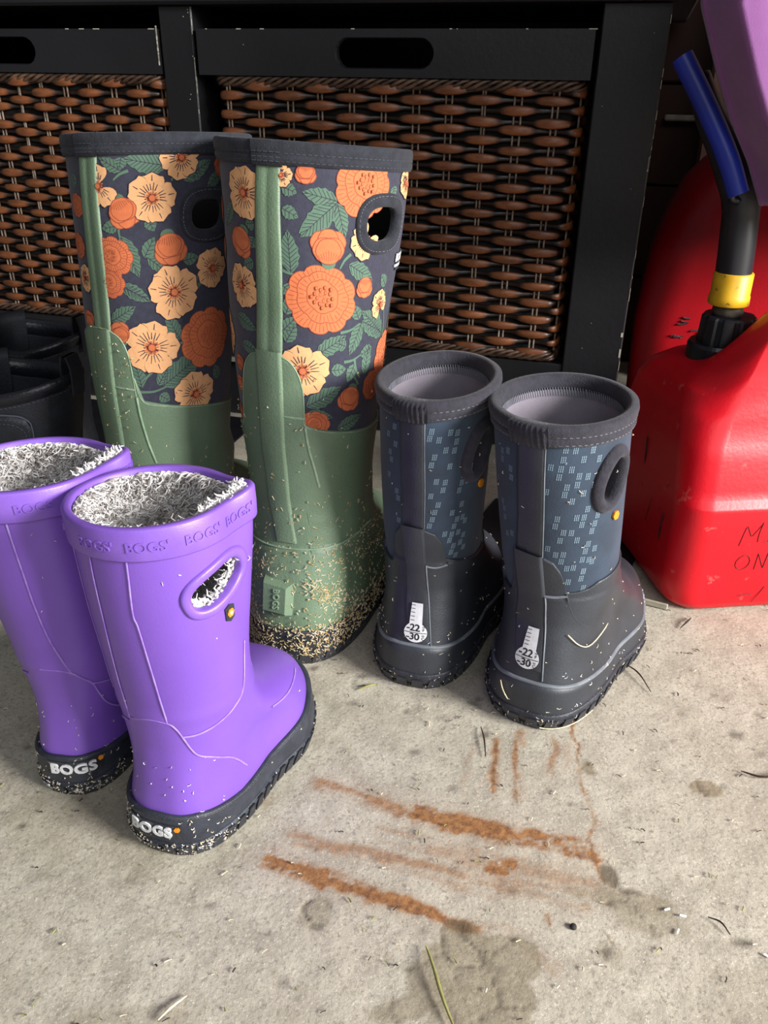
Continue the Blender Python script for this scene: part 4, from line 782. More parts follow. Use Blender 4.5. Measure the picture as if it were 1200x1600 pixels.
# ------------------------------------------------------------------ printed flowers (flat print carried by the cloth)
KEYS = ['cream', 'orange', 'leaf', 'stem', 'line', 'rust']
def poly_disc(fn, n=30, rings=4):
    t = np.linspace(0, 2 * PI, n, endpoint=False); r = np.array([fn(x) for x in t]); V = [(0, 0)]
    for k in range(1, rings + 1): V += [(r[i] * k / rings * math.cos(t[i]), r[i] * k / rings * math.sin(t[i])) for i in range(n)]
    F = [(0, 1 + i, 1 + (i + 1) % n) for i in range(n)]
    for k in range(rings - 1):
        for i in range(n): F.append((1 + k * n + i, 1 + (k + 1) * n + i, 1 + (k + 1) * n + (i + 1) % n, 1 + k * n + (i + 1) % n))
    return np.array(V), F
def strip(p, w0, w1=None, n=None):
    p = np.asarray(p, float); L = np.linalg.norm(np.diff(p, axis=0), axis=1).sum(); n = n or max(2, int(L / .004) + 2)
    q = np.stack([np.interp(np.linspace(0, len(p) - 1, n), range(len(p)), p[:, i]) for i in (0, 1)], 1) if len(p) < 3 else spl(p, max(n, 5))
    T = np.gradient(q, axis=0); T /= np.linalg.norm(T, axis=1)[:, None] + 1e-12; N = np.stack([-T[:, 1], T[:, 0]], 1)
    w = np.linspace(w0, w0 if w1 is None else w1, len(q))[:, None] / 2
    V = np.stack([q - N * w, q + N * w], 1).reshape(-1, 2); F = [(2*i, 2*i+2, 2*i+3, 2*i+1) for i in range(len(q) - 1)]
    return V, F
def petal(r, a, width, out):
    """petal grid pointing along angle a"""
    V = []; nt, ns = 6, 7
    for i in range(nt):
        t = i / (nt - 1)
        for j in range(ns):
            s = -1 + 2 * j / (ns - 1); w = width * (math.sin(min(1, t * 1.02) ** .95 * PI * .66) ** .9)
            x = s * w * r; y = r * (.12 + t * (.88 + .05 * math.cos(s * 5) - .13 * abs(s) ** 2.2)); V.append((x, y))
    V = np.array(V) * (1 + out / r); c, s_ = math.cos(a - PI / 2), math.sin(a - PI / 2)
    return np.stack([V[:, 0] * c - V[:, 1] * s_, V[:, 0] * s_ + V[:, 1] * c], 1), grid_faces(nt, ns)
def flower(kind, r, rot):
    """list of (key, V2, F) from the lowest print layer up"""
    out = []; rot = rad(rot); rg = random.Random(int(r * 1e5) + int(rot * 100))
    if kind in ('cream', 'cream2'):
        npet = 5; off = [0, .12, -.1, .08, -.06]
        for i in range(npet):
            if kind == 'cream2' and i == 4: continue
            a = rot + 2 * PI * i / npet + off[i]; rr = r * (1 - .10 * rg.random())
            V, F = petal(rr, a, .52, .0006); out.append(('line', V, F)); V, F = petal(rr, a, .52, 0); out.append(('cream', V, F))
        for i in range(npet):
            if kind == 'cream2' and i == 4: continue
            a = rot + 2 * PI * i / npet + off[i]
            for k in (-3, -1, 0, 1, 3):
                aa = a + k * .13; r0, r1 = (.30, .52 + .10 * rg.random()) if k % 2 else (.66 - .03 * abs(k), .88 - .035 * abs(k))
                out.append(('line', *strip([(r * r0 * math.cos(aa), r * r0 * math.sin(aa)), (r * r1 * math.cos(aa), r * r1 * math.sin(aa))], .0007, .0004)))
        for k in range(16):
            aa = rot + 2 * PI * k / 16; rr = r * (.27 if k % 2 else .22)
            out.append(('rust', *strip([(r * .1 * math.cos(aa), r * .1 * math.sin(aa)), (rr * math.cos(aa), rr * math.sin(aa))], .0006)))
            V, F = poly_disc(lambda t: r * .035, 6, 1); out.append(('orange', V + [rr * math.cos(aa), rr * math.sin(aa)], F))
        out.append(('rust', *poly_disc(lambda t: r * .14, 14, 1))); out.append(('orange', *poly_disc(lambda t: r * .115, 14, 1)))
    elif kind == 'peony':
        for lay, (q, nl, dep, dx, dy) in enumerate([(1.0, 9, .10, 0, 0), (.74, 7, .11, .03, .06), (.46, 6, .10, .02, .10)]):
            ph = rot + lay * .7; fn = lambda t, q=q, nl=nl, dep=dep, ph=ph: r * q * (1 - dep + dep * abs(math.cos((t + ph) * nl / 2)) ** .6 * 1.0 + .05 * math.cos(2 * t + ph))
            V, F = poly_disc(lambda t: fn(t) + .0006, 54, 5); out.append(('rust', V + [dx * r, dy * r], F))
            V, F = poly_disc(fn, 54, 5); out.append(('orange', V + [dx * r, dy * r], F))
            m = [44, 32, 0][lay]
            for k in range(m):
                aa = 2 * PI * k / m; R1 = fn(aa) * .96; R0 = R1 * (.80 - .08 * (k % 3))
                out.append(('rust', *strip([(dx * r + R0 * math.cos(aa), dy * r + R0 * math.sin(aa)), (dx * r + R1 * math.cos(aa), dy * r + R1 * math.sin(aa))], .0004)))
        for k in range(19):
            rr = r * .34 * math.sqrt((k + .3) / 19); aa = k * 2.4; cx, cy = rr * math.cos(aa) + .02 * r, rr * math.sin(aa) + .1 * r
            V, F = poly_disc(lambda t: r * .05, 7, 1); out.append(('rust', V * [.8, 1.3] + [cx, cy], F)); V, F = poly_disc(lambda t: r * .032, 7, 1); out.append(('orange', V * [.8, 1.3] + [cx, cy], F))
    elif kind == 'bud':
        def R_(V): c, s = math.cos(rot), math.sin(rot); V = np.asarray(V); return np.stack([V[:, 0] * c - V[:, 1] * s, V[:, 0] * s + V[:, 1] * c], 1)
        V, F = poly_disc(lambda t: r * .42, 12, 2); out.append(('stem', R_(V * [1, .8] + [0, -.8 * r]), F))
        for (dx, dy, q) in ((-.36, .25, .62), (.36, .25, .62), (0, .42, .55), (-.2, -.12, .66), (.24, -.1, .64), (0, -.2, .7)):
            f2 = lambda t: r * q * (.94 + .06 * abs(math.cos(3 * t)))
            V, F = poly_disc(lambda t: f2(t) + .0006, 22, 3); out.append(('rust', R_(V * [1, .95] + [dx * r, dy * r]), F))
            V, F = poly_disc(f2, 22, 3); out.append(('orange', R_(V * [1, .95] + [dx * r, dy * r]), F))
        for k in range(-4, 5):
            out.append(('rust', *(lambda s: (R_(s[0]), s[1]))(strip([(k * r * .11, -.72 * r + abs(k) * r * .03), (k * r * .15, -.15 * r - abs(k) * r * .06)], .0004))))
    return out
def leaf2(L, w):
    out = []; n = 9
    def half(t): return w * math.sin(PI * t ** .8) ** .85 * (1 + .10 * math.cos(t * 2 * PI * 5))
    V = []
    for i in range(n * 2):
        t = i / (n * 2 - 1)
        for s in (-1, -.5, 0, .5, 1): V.append((s * half(t), t * L))
    out.append(('leaf', np.array(V), grid_faces(n * 2, 5)))
    out.append(('line', *strip([(0, L * .02), (0, L * .93)], .0006, .0003)))
    m = max(4, int(L / .0028))
    for i in range(1, m):
        t = i / m
        for s in (-1, 1):
            h = half(min(1, t + .08)) * .86; out.append(('line', *strip([(0, L * (t - .06)), (s * h, L * min(.97, t + .10))], .00042)))
    return out
def floral(root, b, D, seed, lim):
    acc = Acc(); base = .00028
    def put(items, th, v, rot, lay0, step=.000035):
        lay = 0; last = None
        for key, V, F in items:
            if key != last: lay += 1; last = key
            decal(acc, b, th, v, V, F, base + lay0 + step * lay, rot=rot, mi=KEYS.index(key))
    sets = [(0.0, 0.0)]
    fl = [tuple(x) for x in D['fl']]; lf = [tuple(x) for x in D['lf']]; st = [tuple(x) for x in D['st']]
    far = [(k, ((t + PI + PI) % (2 * PI)) - PI, v, r, ro) for k, t, v, r, ro in fl if abs(t) < 1.25]   # the print runs on round the far side
    farl = [(((t0 + 2 * PI) % (2 * PI)) - PI, v0, ((t1 + 2 * PI) % (2 * PI)) - PI, v1) for t0, v0, t1, v1 in lf if abs(t0) < 1.25 and abs(t1) < 1.25]
    for t0, v0, t1, v1 in st + []:
        _, _, A, B = b.SN(t0, v0); d = np.array([(t1 - t0) * float(A), (v1 - v0) * float(B)])
        put([('stem', *strip([(0, 0), d * .5 + [d[1] * .08, -d[0] * .08], d], .0022, .0012))], t0, v0, 0, 0)
    for t0, v0, t1, v1 in lf + farl:
        if min(v0, v1) < lim - .03: continue
        _, _, A, B = b.SN((t0 + t1) / 2, (v0 + v1) / 2); dx, dy = (t1 - t0) * float(A), (v1 - v0) * float(B); L = math.hypot(dx, dy)
        if L < .006 or L > .07: continue
        put(leaf2(L * 1.05, max(.0045, min(.010, L * .24))), t0, v0, math.atan2(dy, dx) - PI / 2, .00006)
    for i, (k, t, v, r, ro) in enumerate(fl + far): put(flower(k, r, ro), t, v, 0, .00016 + .00001 * (i % 9))
    o = acc.part('floral_print', None, root, mats=[M_print[k] for k in KEYS], smooth=False, stuff=True)
    return o
def dot_cluster():
    A = Acc(); V = []; F = []
    for i in range(3):
        for j in range(3):
            q, f = rect2(.00062, .00135); n = len(V) * 1; base = len(V)
            V += [(x + (i - 1) * .00125 + (j - 1) * .0003 + y * .15, y + (j - 1) * .00165) for x, y in q]; F += [tuple(a + base for a in g) for g in f]
    return np.array(V), F
def spaced(lo, hi, n): return [lo + (hi - lo) * i / (n - 1) for i in range(n)]
def sym(th): return np.abs((np.asarray(th) + PI) % (2 * PI) - PI)

# ------------------------------------------------------------------ shared boot pieces
def stripe(b, name, root, m, pl, pr, v0, v1, off, prof, label=None, cols=None):
    """raised seam tape up the back: pl / pr edge curves (theta, v)"""
    pl = sorted(pl, key=lambda q: q[1]); pr = sorted(pr, key=lambda q: q[1]); vs = np.linspace(v0, v1, 40)
    L = np.interp(vs, [q[1] for q in pl], [q[0] for q in pl]); R = np.interp(vs, [q[1] for q in pr], [q[0] for q in pr]); V = []
    ks = .5 * (L + R)
    for i, v in enumerate(vs):
        th = L[i] + (R[i] - L[i]) * np.array([x for x, _ in prof]); o = off + np.array([y for _, y in prof])
        V.append(b.at(th, np.full(len(prof), v), o))
    a = Acc(); a.add(np.vstack(V), grid_faces(len(vs), len(prof))); return a.part(name, m, root, label=label)
def lugs(acc, b, n, v, w, h, off, ext, fn=None):
    # blocks spaced evenly by arc length round the edge of the sole
    t = np.linspace(-PI, PI, 721); P = b.at(t, np.full(721, v)); d = np.r_[0, np.cumsum(np.linalg.norm(np.diff(P, axis=0), axis=1))]
    for i in range(n):
        th = float(np.interp((i + .5) / n * d[-1], d, t)); V2 = np.array([(-w / 2, -h / 2), (w / 2, -h / 2), (w / 2 * .8, h / 2), (-w / 2 * .55, h / 2)])
        decal(acc, b, th, v, V2, [(0, 1, 2, 3)], off, ext=ext)
def foot_bed(b, root, m, v=.045, off=-.005, name='insole'):
    th = np.linspace(-PI, PI, 80, endpoint=False); P = b.at(th, np.full(80, v), np.full(80, off)); c = P.mean(0)
    part(name, np.vstack([P, c]), [(i, (i + 1) % 80, 80) for i in range(80)], m, root)

# ------------------------------------------------------------------ purple boots
def purple_boot(key, label):
    b = BOOTS[key]; D = DATA[key]; top = b.top
    root = empty('rain_boot', b.loc, label, 'boot', 'purple fleece lined rubber boots')
    fox = lambda th: np.interp(sym(th), [0, .4, 1.0, 1.5, 1.9, 2.6, PI], [.033, .032, .0255, .0265, .030, .033, .035])
    sl = D.get('slot', [[t + .5, v] for t, v in DATA['purpR']['slot']]); th0, v0 = sl[0]; _, _, A, B = b.SN(th0, v0)
    dx, dy = (sl[2][0] - sl[1][0]) * float(A), (sl[2][1] - sl[1][1]) * float(B); a_ = math.hypot(dx, dy) / 2 * .92; rot = math.atan2(dy, dx); c_ = .0098
    h = hole_test(b, th0, v0, a_ + .001, c_ + .001, rot)
    rows = [((lambda th, k=k: fox(th) - .004 + (top - fox(th) + .004) * k), (lambda th, v: .0006 * np.exp(-((v - .097) / .004) ** 2))) for k in np.linspace(0, 1, 86)]
    V, F = rows_mesh(b, rows, n=200, holes=[h]); part('upper', V, F, M_purple, root)
    # moulded rim band
    V, F = rows_mesh(b, [(top - .0190, 0), (top - .0186, .0022), (top - .0176, .0026), (top - .010, .0027), (top - .0014, .0027), (top - .0002, .0020), (top, .0004), (top, -.0014), (top - .0008, -.0026), (top - .008, -.0028)], n=200)
    part('rim_band', V, F, M_purple_l, root)
    acc = Acc(); ths = [q[0] for q in D['text']] + ([2.45, 3.05, -2.65, -2.1, -1.6, -1.12] if key == 'purpR' else [1.4, 1.9, 2.4, 2.9, -2.8, -2.3, -1.8, -1.3])
    V2, F2 = text2("BOGS'", .0078, .010, 1.0)
    for t in ths: decal(acc, b, t, top - .0104, V2, F2, .0026, ext=.0007)
    acc.part('raised_lettering', M_purple_l, root, smooth=False)
    # moulded seams, worn pale
    lines = [D[k] for k in ('s1', 's2', 's3', 's4') if k in D] + [[(1.75, .062), (2.0, .055), (2.4, .050)], [(-.45, .089), (-.8, .082), (-1.4, .06)]] + ([[(-.9, .209), (-.98, .17), (-1.0, .13), (-.95, .10)]] if key == 'purpR' else [])
    for ln_ in lines: acc = Acc(); ridge(acc, b, ln_, .0013, .0004, .0005); acc.part('moulded_seam', M_worn, root)
    # hand slot rim
    V, F = slot_ring(b, th0, v0, a_, c_, rot, [(-.0006, -.0035), (-.0008, .0008), (0, .0018), (.0012, .0022), (.0034, .0022), (.0044, .0016), (.0050, .0006), (.0052, -.0002)])
    part('hand_slot_rim', V, F, M_purple_l, root, label='raised purple rim round the hand slot')
    # fleece
    V, F = rows_mesh(b, [(top - .006, -.0026)] + [((lambda th, k=k: .05 + (top - .008 - .05) * (1 - k)), -.0045 - .0015 * min(1, k * 8)) for k in np.linspace(0, 1, 40)], n=120, holes=[hole_test(b, th0, v0, a_, c_, rot)])
    part('fleece_backing', V, F[:], M_fleece, root); foot_bed(b, root, M_fleece_d, .05)
    def curl(p0, d, L, r, seedv):
        e = np.cross(d, [0.3, 0.5, .8]); e /= np.linalg.norm(e) + 1e-9; g = np.cross(d, e); w = 1.1 + seedv; return [p0 + d * L * q + (e * math.sin(q * 5 * w + seedv * 6) + g * math.cos(q * 5 * w + seedv * 6)) * L * .13 * min(1, q * 3) for q in (0, .28, .55, .8, 1)]
    acc = Acc(); cnt = 0
    while cnt < 12500:
        th = RNG.uniform(-PI, PI); u = RNG.random() ** 1.5; v = top - .003 - (top - .06) * u * (.95 if cnt % 4 else .35)
        if h(th, v) < 1.10: continue
        cnt += 1
        P, N, A2, B2 = b.SN(th, v); p0 = P - N * .0035
        tv = b.at(th + .01, v) - P; tv /= np.linalg.norm(tv); L = RNG.uniform(.006, .0115)
        a1 = RNG.normal(0, .8); d = -N * RNG.uniform(.15, .6) + tv * a1 + np.array([0, 0, 1.]) * RNG.uniform(-.9, .3); d /= np.linalg.norm(d)
        if v > top - .008: d[2] = min(d[2], -.05)
        V, F = tube(curl(p0, d, L, 1, RNG.random()), [.00055, .0007, .0007, .0005, .0002], 3, cap=False); acc.add(V, F, int(RNG.random() < .30))
    # curls peeping out along the outer edge and round the hand slot
    for i in range(215):
        if i < 150: t = RNG.uniform(1.2, 2.2); P, N, _, _ = b.SN(t, top); p0 = P - N * RNG.uniform(.003, .006) + [0, 0, -.003]; d = np.array([0, 0, 1.]) * RNG.uniform(.0, .5) - N * RNG.uniform(-.1, .8) + RNG.normal(0, .4, 3)
        else:
            ang = RNG.uniform(-2.8, .9); D2 = loop2(a_, c_, rot, 90)[int((ang % (2 * PI)) / (2 * PI) * 90)][None]; t, v = b.loc2(th0, v0, D2); P, N, _, _ = b.SN(t[0], v[0]); p0 = P - N * .0045
            cc = b.at(th0, v0) - P; cc /= np.linalg.norm(cc); d = cc * RNG.uniform(.0, .5) - N * .3 + RNG.normal(0, .35, 3)
        d /= np.linalg.norm(d); V, F = tube(curl(p0, d, RNG.uniform(.0045, .0075), 1, RNG.random()), [.0005, .0008, .0008, .0006, .0002], 4, cap=False); acc.add(V, F, 0)
    acc.part('fleece_lining', None, root, mats=[M_fleece, M_fleece_d], stuff=True, label='curly pale grey fleece lining')
    # badge under the slot
    if key == 'purpR':
        bt, bv = D['badge'][0]; acc = Acc(); V2 = np.array([(-.0034, -.004), (0, -.0058), (.0034, -.004), (.0038, .0036), (0, .0052), (-.0038, .0036)]); decal(acc, b, bt, bv, V2, [(0, 1, 2, 3, 4, 5)], .0002, ext=.0008)
        acc.part('badge', M_blackr, root, smooth=False); acc = Acc()
        V2, F2 = poly_disc(lambda t: .0027 * (.86 + .14 * abs(math.cos(3 * t))), 24, 1); decal(acc, b, bt, bv, V2, F2, .0011, ext=.0005, mi=1)
        V2, F2 = poly_disc(lambda t: .0011, 12, 1); decal(acc, b, bt, bv, V2, F2, .0016, ext=.0003, mi=0)
        acc.part('flower_emblem', None, root, mats=[M_white, M_orange], smooth=False)
    # sole
    rows = [(.0, -.002), (.0, .0006), (.002, .0026), (.010, .0030), (.0105, .0018), (.0125, .0016), (.013, .0028)] + [((lambda th, k=k: .014 + (fox(th) - .015) * k), .0028) for k in np.linspace(0, 1, 8)] + [(lambda th: fox(th), .0022), (lambda th: fox(th) + .0004, .0004), (lambda th: fox(th), -.0015)]
    V, F = rows_mesh(b, rows, n=220, cap=True); sole = part('sole', V, F, M_foxing, root, label='black rubber sole with a ribbed edge')
    acc = Acc(); lugs(acc, b, 46, .0058, .0078, .0098, .0028, .0014); acc.part('tread_lugs', M_blackr, sole, smooth=False)
    acc = Acc(); ridge(acc, b, [(t, float(fox(t)) - .0016) for t in spaced(-PI, PI, 60)], .0016, .0009, .0026, n=240); acc.part('top_bead', M_blackr, sole)
    # raised white wordmark on the heel
    ht, hv = D['heel'][0]; hv = max(hv, .020); acc = Acc(); V2, F2 = rect2(.034, .0105, 16, 3); decal(acc, b, ht, hv, V2, F2, .0029, ext=.0006, mi=1)
    V2, F2 = text2('BOGS', .0100, .035, 1.05); V2 = V2 + [-.0012, 0]; decal(acc, b, ht, hv, V2, F2, .0036, ext=.0010, mi=0)
    V2, F2 = poly_disc(lambda t: .0017 * (.85 + .15 * abs(math.cos(3 * t))), 24, 1); V2 = V2 + [.0150, .0030]; decal(acc, b, ht, hv, V2, F2, .0036, ext=.0008, mi=2)
    acc.part('heel_label', None, sole, mats=[M_white, M_blackr, M_orange], smooth=False, label='raised white lettering with an orange flower')
    acc = Acc(); flecks(acc, b, 520, lambda t, v: (.95 if v < .012 else .35 if v < .032 else .02 if v < .07 else .002) * (1 if abs(t) < .8 else .10) * (1 if v < .012 or v > .034 else .35), lambda t, v: .0030 if v < float(fox(t)) else .0002, .0008, .0030, .0008)
    acc.part('dried_dirt', None, root, mats=[M_straw, M_fleece], stuff=True)
    return root
purple_boot('purpR', 'purple fleece lined rubber boot nearest the camera, hand slot fully in view')
purple_boot('purpL', 'purple fleece lined rubber boot standing behind its mate, partly cut off by the left edge')

# ------------------------------------------------------------------ tall floral boots
def tall_boot(key, label):
    b = BOOTS[key]; D = DATA[key]; top = b.top
    root = empty('tall_floral_boot', b.loc, label, 'boot', 'tall floral boots')
    sh = sorted([tuple(q) for q in D['shell'] if q[1] > .15]); st = [q[0] for q in sh]; sv = [q[1] for q in sh]
    low = min(sv[0], sv[-1]); side = lambda t: low
    hi = lambda th: np.interp((np.asarray(th) + PI) % (2 * PI) - PI, [-PI] + [st[0] - .05] + st + [PI], [low] + [sv[0]] + sv + [low])
    hd = D['handle']; th0, v0 = hd[0]; _, _, A, B = b.SN(th0, v0); a_, c_ = (.0185, .0130) if key == 'tallR' else (.0165, .0125)
    h = hole_test(b, th0, v0, a_ + .001, c_ + .001, 0)
    V, F = rows_mesh(b, [(v, 0.0) for v in np.linspace(.14, top - .004, 76)], n=200, holes=[h]); up = part('shaft', V, F, M_floral, root, label='dark neoprene shaft printed with flowers')
    floral(up, b, D, 3, .17)
    V, F = rows_mesh(b, [(v, -.0035) for v in np.linspace(top - .004, .10, 40)], n=120, holes=[h]); part('lining', V, F, M_dliner, root); foot_bed(b, root, M_dliner, .10)
    # top binding
    w = .0150
    V, F = rows_mesh(b, [(top - w, .0002), (top - w + .0004, .0018), (top - w + .003, .0026), (top - .0100, .0027), (top - .0092, .0020), (top - .0084, .0027), (top - .004, .0030), (top - .0008, .0024), (top, .0008), (top, -.0018), (top - .001, -.0036), (top - .008, -.0046), (top - .014, -.0044), (top - .0145, -.0034)], n=200)
    cuff = part('top_binding', V, F, M_bind, root)
    acc = Acc(); stitches(acc, b, top - w + .0022, .0023); stitches(acc, b, top - .0078, .0026); acc.part('stitching', M_threadd, cuff, smooth=False)
    ths = [D['sl'][0][0] - .02, D['sr'][0][0] + .02]; ths = np.linspace(ths[0], ths[1], 9)
    V, F = rows_mesh(b, [(top - w - .001, .0005), (top - w - .0008, .0032), (top - w + .004, .0042), (top - .0092, .0034), (top - .006, .0044), (top - .001, .0042), (top, .003), (top, -.002), (top - .006, -.005)], ths=ths, wrap=False); part('binding_tab', V, F, M_bind, cuff)
    acc = Acc()
    for vv in (top - w + .002, top - w + .0045, top - .0075, top - .0055): stitches(acc, b, vv, .0040, .0028, .0012, .0007, float(ths[0]) + .03, float(ths[-1]) - .02)
    acc.part('tab_stitching', M_threadd, cuff, smooth=False)
    # hand slot binding
    V, F = slot_ring(b, th0, v0, a_, c_, 0, [(-.0010, -.0040), (-.0018, -.0010), (-.0014, .0016), (0, .0030), (.0022, .0032), (.0042, .0026), (.0062, .0024), (.0074, .0014), (.0078, -.0002)])
    hb = part('hand_slot_binding', V, F, M_bind, root, label='thick black binding round the hand slot'); acc = Acc()
    lp = loop2(a_ + .0056, c_ + .0056, 0, 52)
    for i in range(0, 52, 1):
        p = lp[i]; q = lp[(i + 1) % 52]; m = p + (q - p) * .6; t, v = b.loc2(th0, v0, np.array([p, (p + m) / 2, m])); ridge(acc, b, list(zip(t, v)), .0005, .0004, .0025, n=3)
    acc.part('stitching', M_thread, hb, smooth=False)
    # rubber foot and lower leg
    ths = np.unique(np.concatenate([np.linspace(-PI, PI, 150, endpoint=False), np.linspace(st[0] - .1, max(x for x, y in sh if y > low + .015) + .1, 110)]))
    seamv = .098
    offf = lambda th, v: .0018 + .0014 * smooth01((seamv - v) / .0016)
    rows = [((lambda th, k=k: .022 + (hi(th) - .022) * k), offf) for k in np.linspace(0, 1, 90)] + [(lambda th: hi(th) + .0003, .0010), (lambda th: hi(th) + .0004, -.0003)]
    V, F = rows_mesh(b, rows, ths=ths); shell = part('rubber_shell', V, F, M_green, root, label='muddy green rubber lower leg and foot')
    prof = [(0, -.0004), (.03, .0011), (.12, .0015), (.40, .0014), (.47, .0008), (.54, .0011), (.70, .0014), (.90, .0017), (.97, .0013), (1, -.0004)]
    vlo = max(D['sl'][-1][1], D['sr'][-1][1]); stripe(b, 'back_stripe', root, M_green, D['sl'], D['sr'], vlo - .004, top - w - .0002, 0, prof, label='green rubber stripe up the back seam')
    rl = [q for q in D['rl']]; rr = [q for q in D['rr']]; vb = max(rl[-1][1], rr[-1][1])
    stripe(b, 'heel_rib', shell, M_green, rl, rr, vb + .001, vlo, .0018, [(0, -.0006), (.06, .0012), (.14, .0016), (.5, .0012), (.86, .0018), (.94, .0014), (1, -.0006)])
    acc = Acc(); ridge(acc, b, D['tail'], .0022, .0010, .0018)
    q = [p for p in sh]; ridge(acc, b, [(t, v - .0006) for t, v in q], .0012, .0006, .0016, n=160)
    if key == 'tallR': ridge(acc, b, [(t, seamv) for t in spaced(-1.2, 1.6, 12)], .0016, .0012, .0024)
    ridge(acc, b, [(-.2, .205), (.05, .204), (.3, .203)], .002, .0006, .0018); acc.part('moulded_ridges', M_greend, shell)
    # heel kick block
    if key == 'tallR':
        kt, kv = D['knob'][0][0] - .02, (D['knob'][0][1] + D['knob'][1][1]) / 2; acc = Acc()
        base = np.array([(-.012, -.0145), (.013, -.0155), (.015, .0135), (-.014, .0160)]); tp = np.array([(-.0085, -.0120), (.0070, -.0130), (.0075, .0085), (-.0095, .0105)])
        P = []
        for D2, o in ((base, .0010), (tp * 1.08, .0085), (tp, .0098)): t, v = b.loc2(kt, kv, D2); P.append(b.at(t, v, np.full(4, o)))
        acc.add(np.vstack(P), [(0, 1, 5, 4), (1, 2, 6, 5), (2, 3, 7, 6), (3, 0, 4, 7), (4, 5, 9, 8), (5, 6, 10, 9), (6, 7, 11, 10), (7, 4, 8, 11), (8, 9, 10, 11)])
        kb = acc.part('heel_kick', M_green, shell, smooth=False, label='raised block for kicking the boot off'); acc = Acc()
        V2, F2 = text2('BOGS', .0064, .02, 1.1); decal(acc, b, kt, kv - .001, V2, F2, .0096, rot=-PI / 2, ext=.0009); acc.part('heel_lettering', M_greend, shell, smooth=False)
        # woven label under the slot
        lt, lv = D['label'][0]; lt -= .02; acc = Acc(); V2, F2 = rect2(.026, .013, 8, 3); decal(acc, b, lt + .22, lv + .004, V2, F2, .0006, ext=.0006, mi=1)
        V2, F2 = text2('BOGS', .0080, .035, 1.02); decal(acc, b, lt + .13, lv + .0066, V2, F2, .0013, ext=.0002); V2, F2 = text2('WEATHERPROOF', .0030, .02, 1.0); decal(acc, b, lt + .13, lv + .0010, V2, F2, .0013, ext=.0002)
        acc.part('woven_label', None, root, mats=[M_white, M_bind], smooth=False, label='small black woven label with white letters')
    sole_top = lambda th: np.interp(sym(th), [0, 1.0, 1.6, 2.4, PI], [.034, .031, .028, .031, .036])
    rows = [(0, -.002), (0, .001), (.002, .0040), (.012, .0046), (.013, .0034), (.016, .0034), (.017, .0044)] + [((lambda th, k=k: .018 + (sole_top(th) - .019) * k), .0044) for k in np.linspace(0, 1, 5)] + [(lambda th: sole_top(th), .0034), (lambda th: sole_top(th), .0005)]
    V, F = rows_mesh(b, rows, n=200, cap=True); so = part('sole', V, F, M_blackr, root, label='black lugged rubber sole')
    acc = Acc(); lugs(acc, b, 56, .0065, .0100, .0110, .0044, .0016); acc.part('tread_lugs', M_blackr, so, smooth=False)
    acc = Acc()
    if key == 'tallR': dens = lambda t, v: (1.0 if v < .038 else (.15 + .8 * max(0, math.sin(t * 5 + v * 90)) ** 2) * max(0, math.cos((t - .5) / 1.6)) if v < .075 else .20 if v < .10 else .05 if v < .14 else .02 * (1 if t < .3 else .4) if v < .21 else .004 if v < .25 else 0) * (1 if -1.3 < t < 1.8 else .12)
    else: dens = lambda t, v: (.5 if v < .05 else .08 if v < .15 else .30 if v < .25 and abs(t + .05) < .35 else .035 if v < .25 and abs(t) < 1 else 0)
    flecks(acc, b, 3600 if key == 'tallR' else 520, dens, lambda t, v: .0046 if v < .034 else float(offf(t, v)) + (.0012 if abs(t) < .3 else 0), .0010, .0042, .0010)
    acc.part('straw_crumbs', None, root, mats=[M_straw, M_sawd], stuff=True, label='dried straw and dirt stuck to the rubber')
    return root
tall_boot('tallR', 'tall floral boot with green rubber foot caked in straw, right one of the pair')
tall_boot('tallL', 'tall floral boot with green rubber foot, left one, partly behind the purple boots')

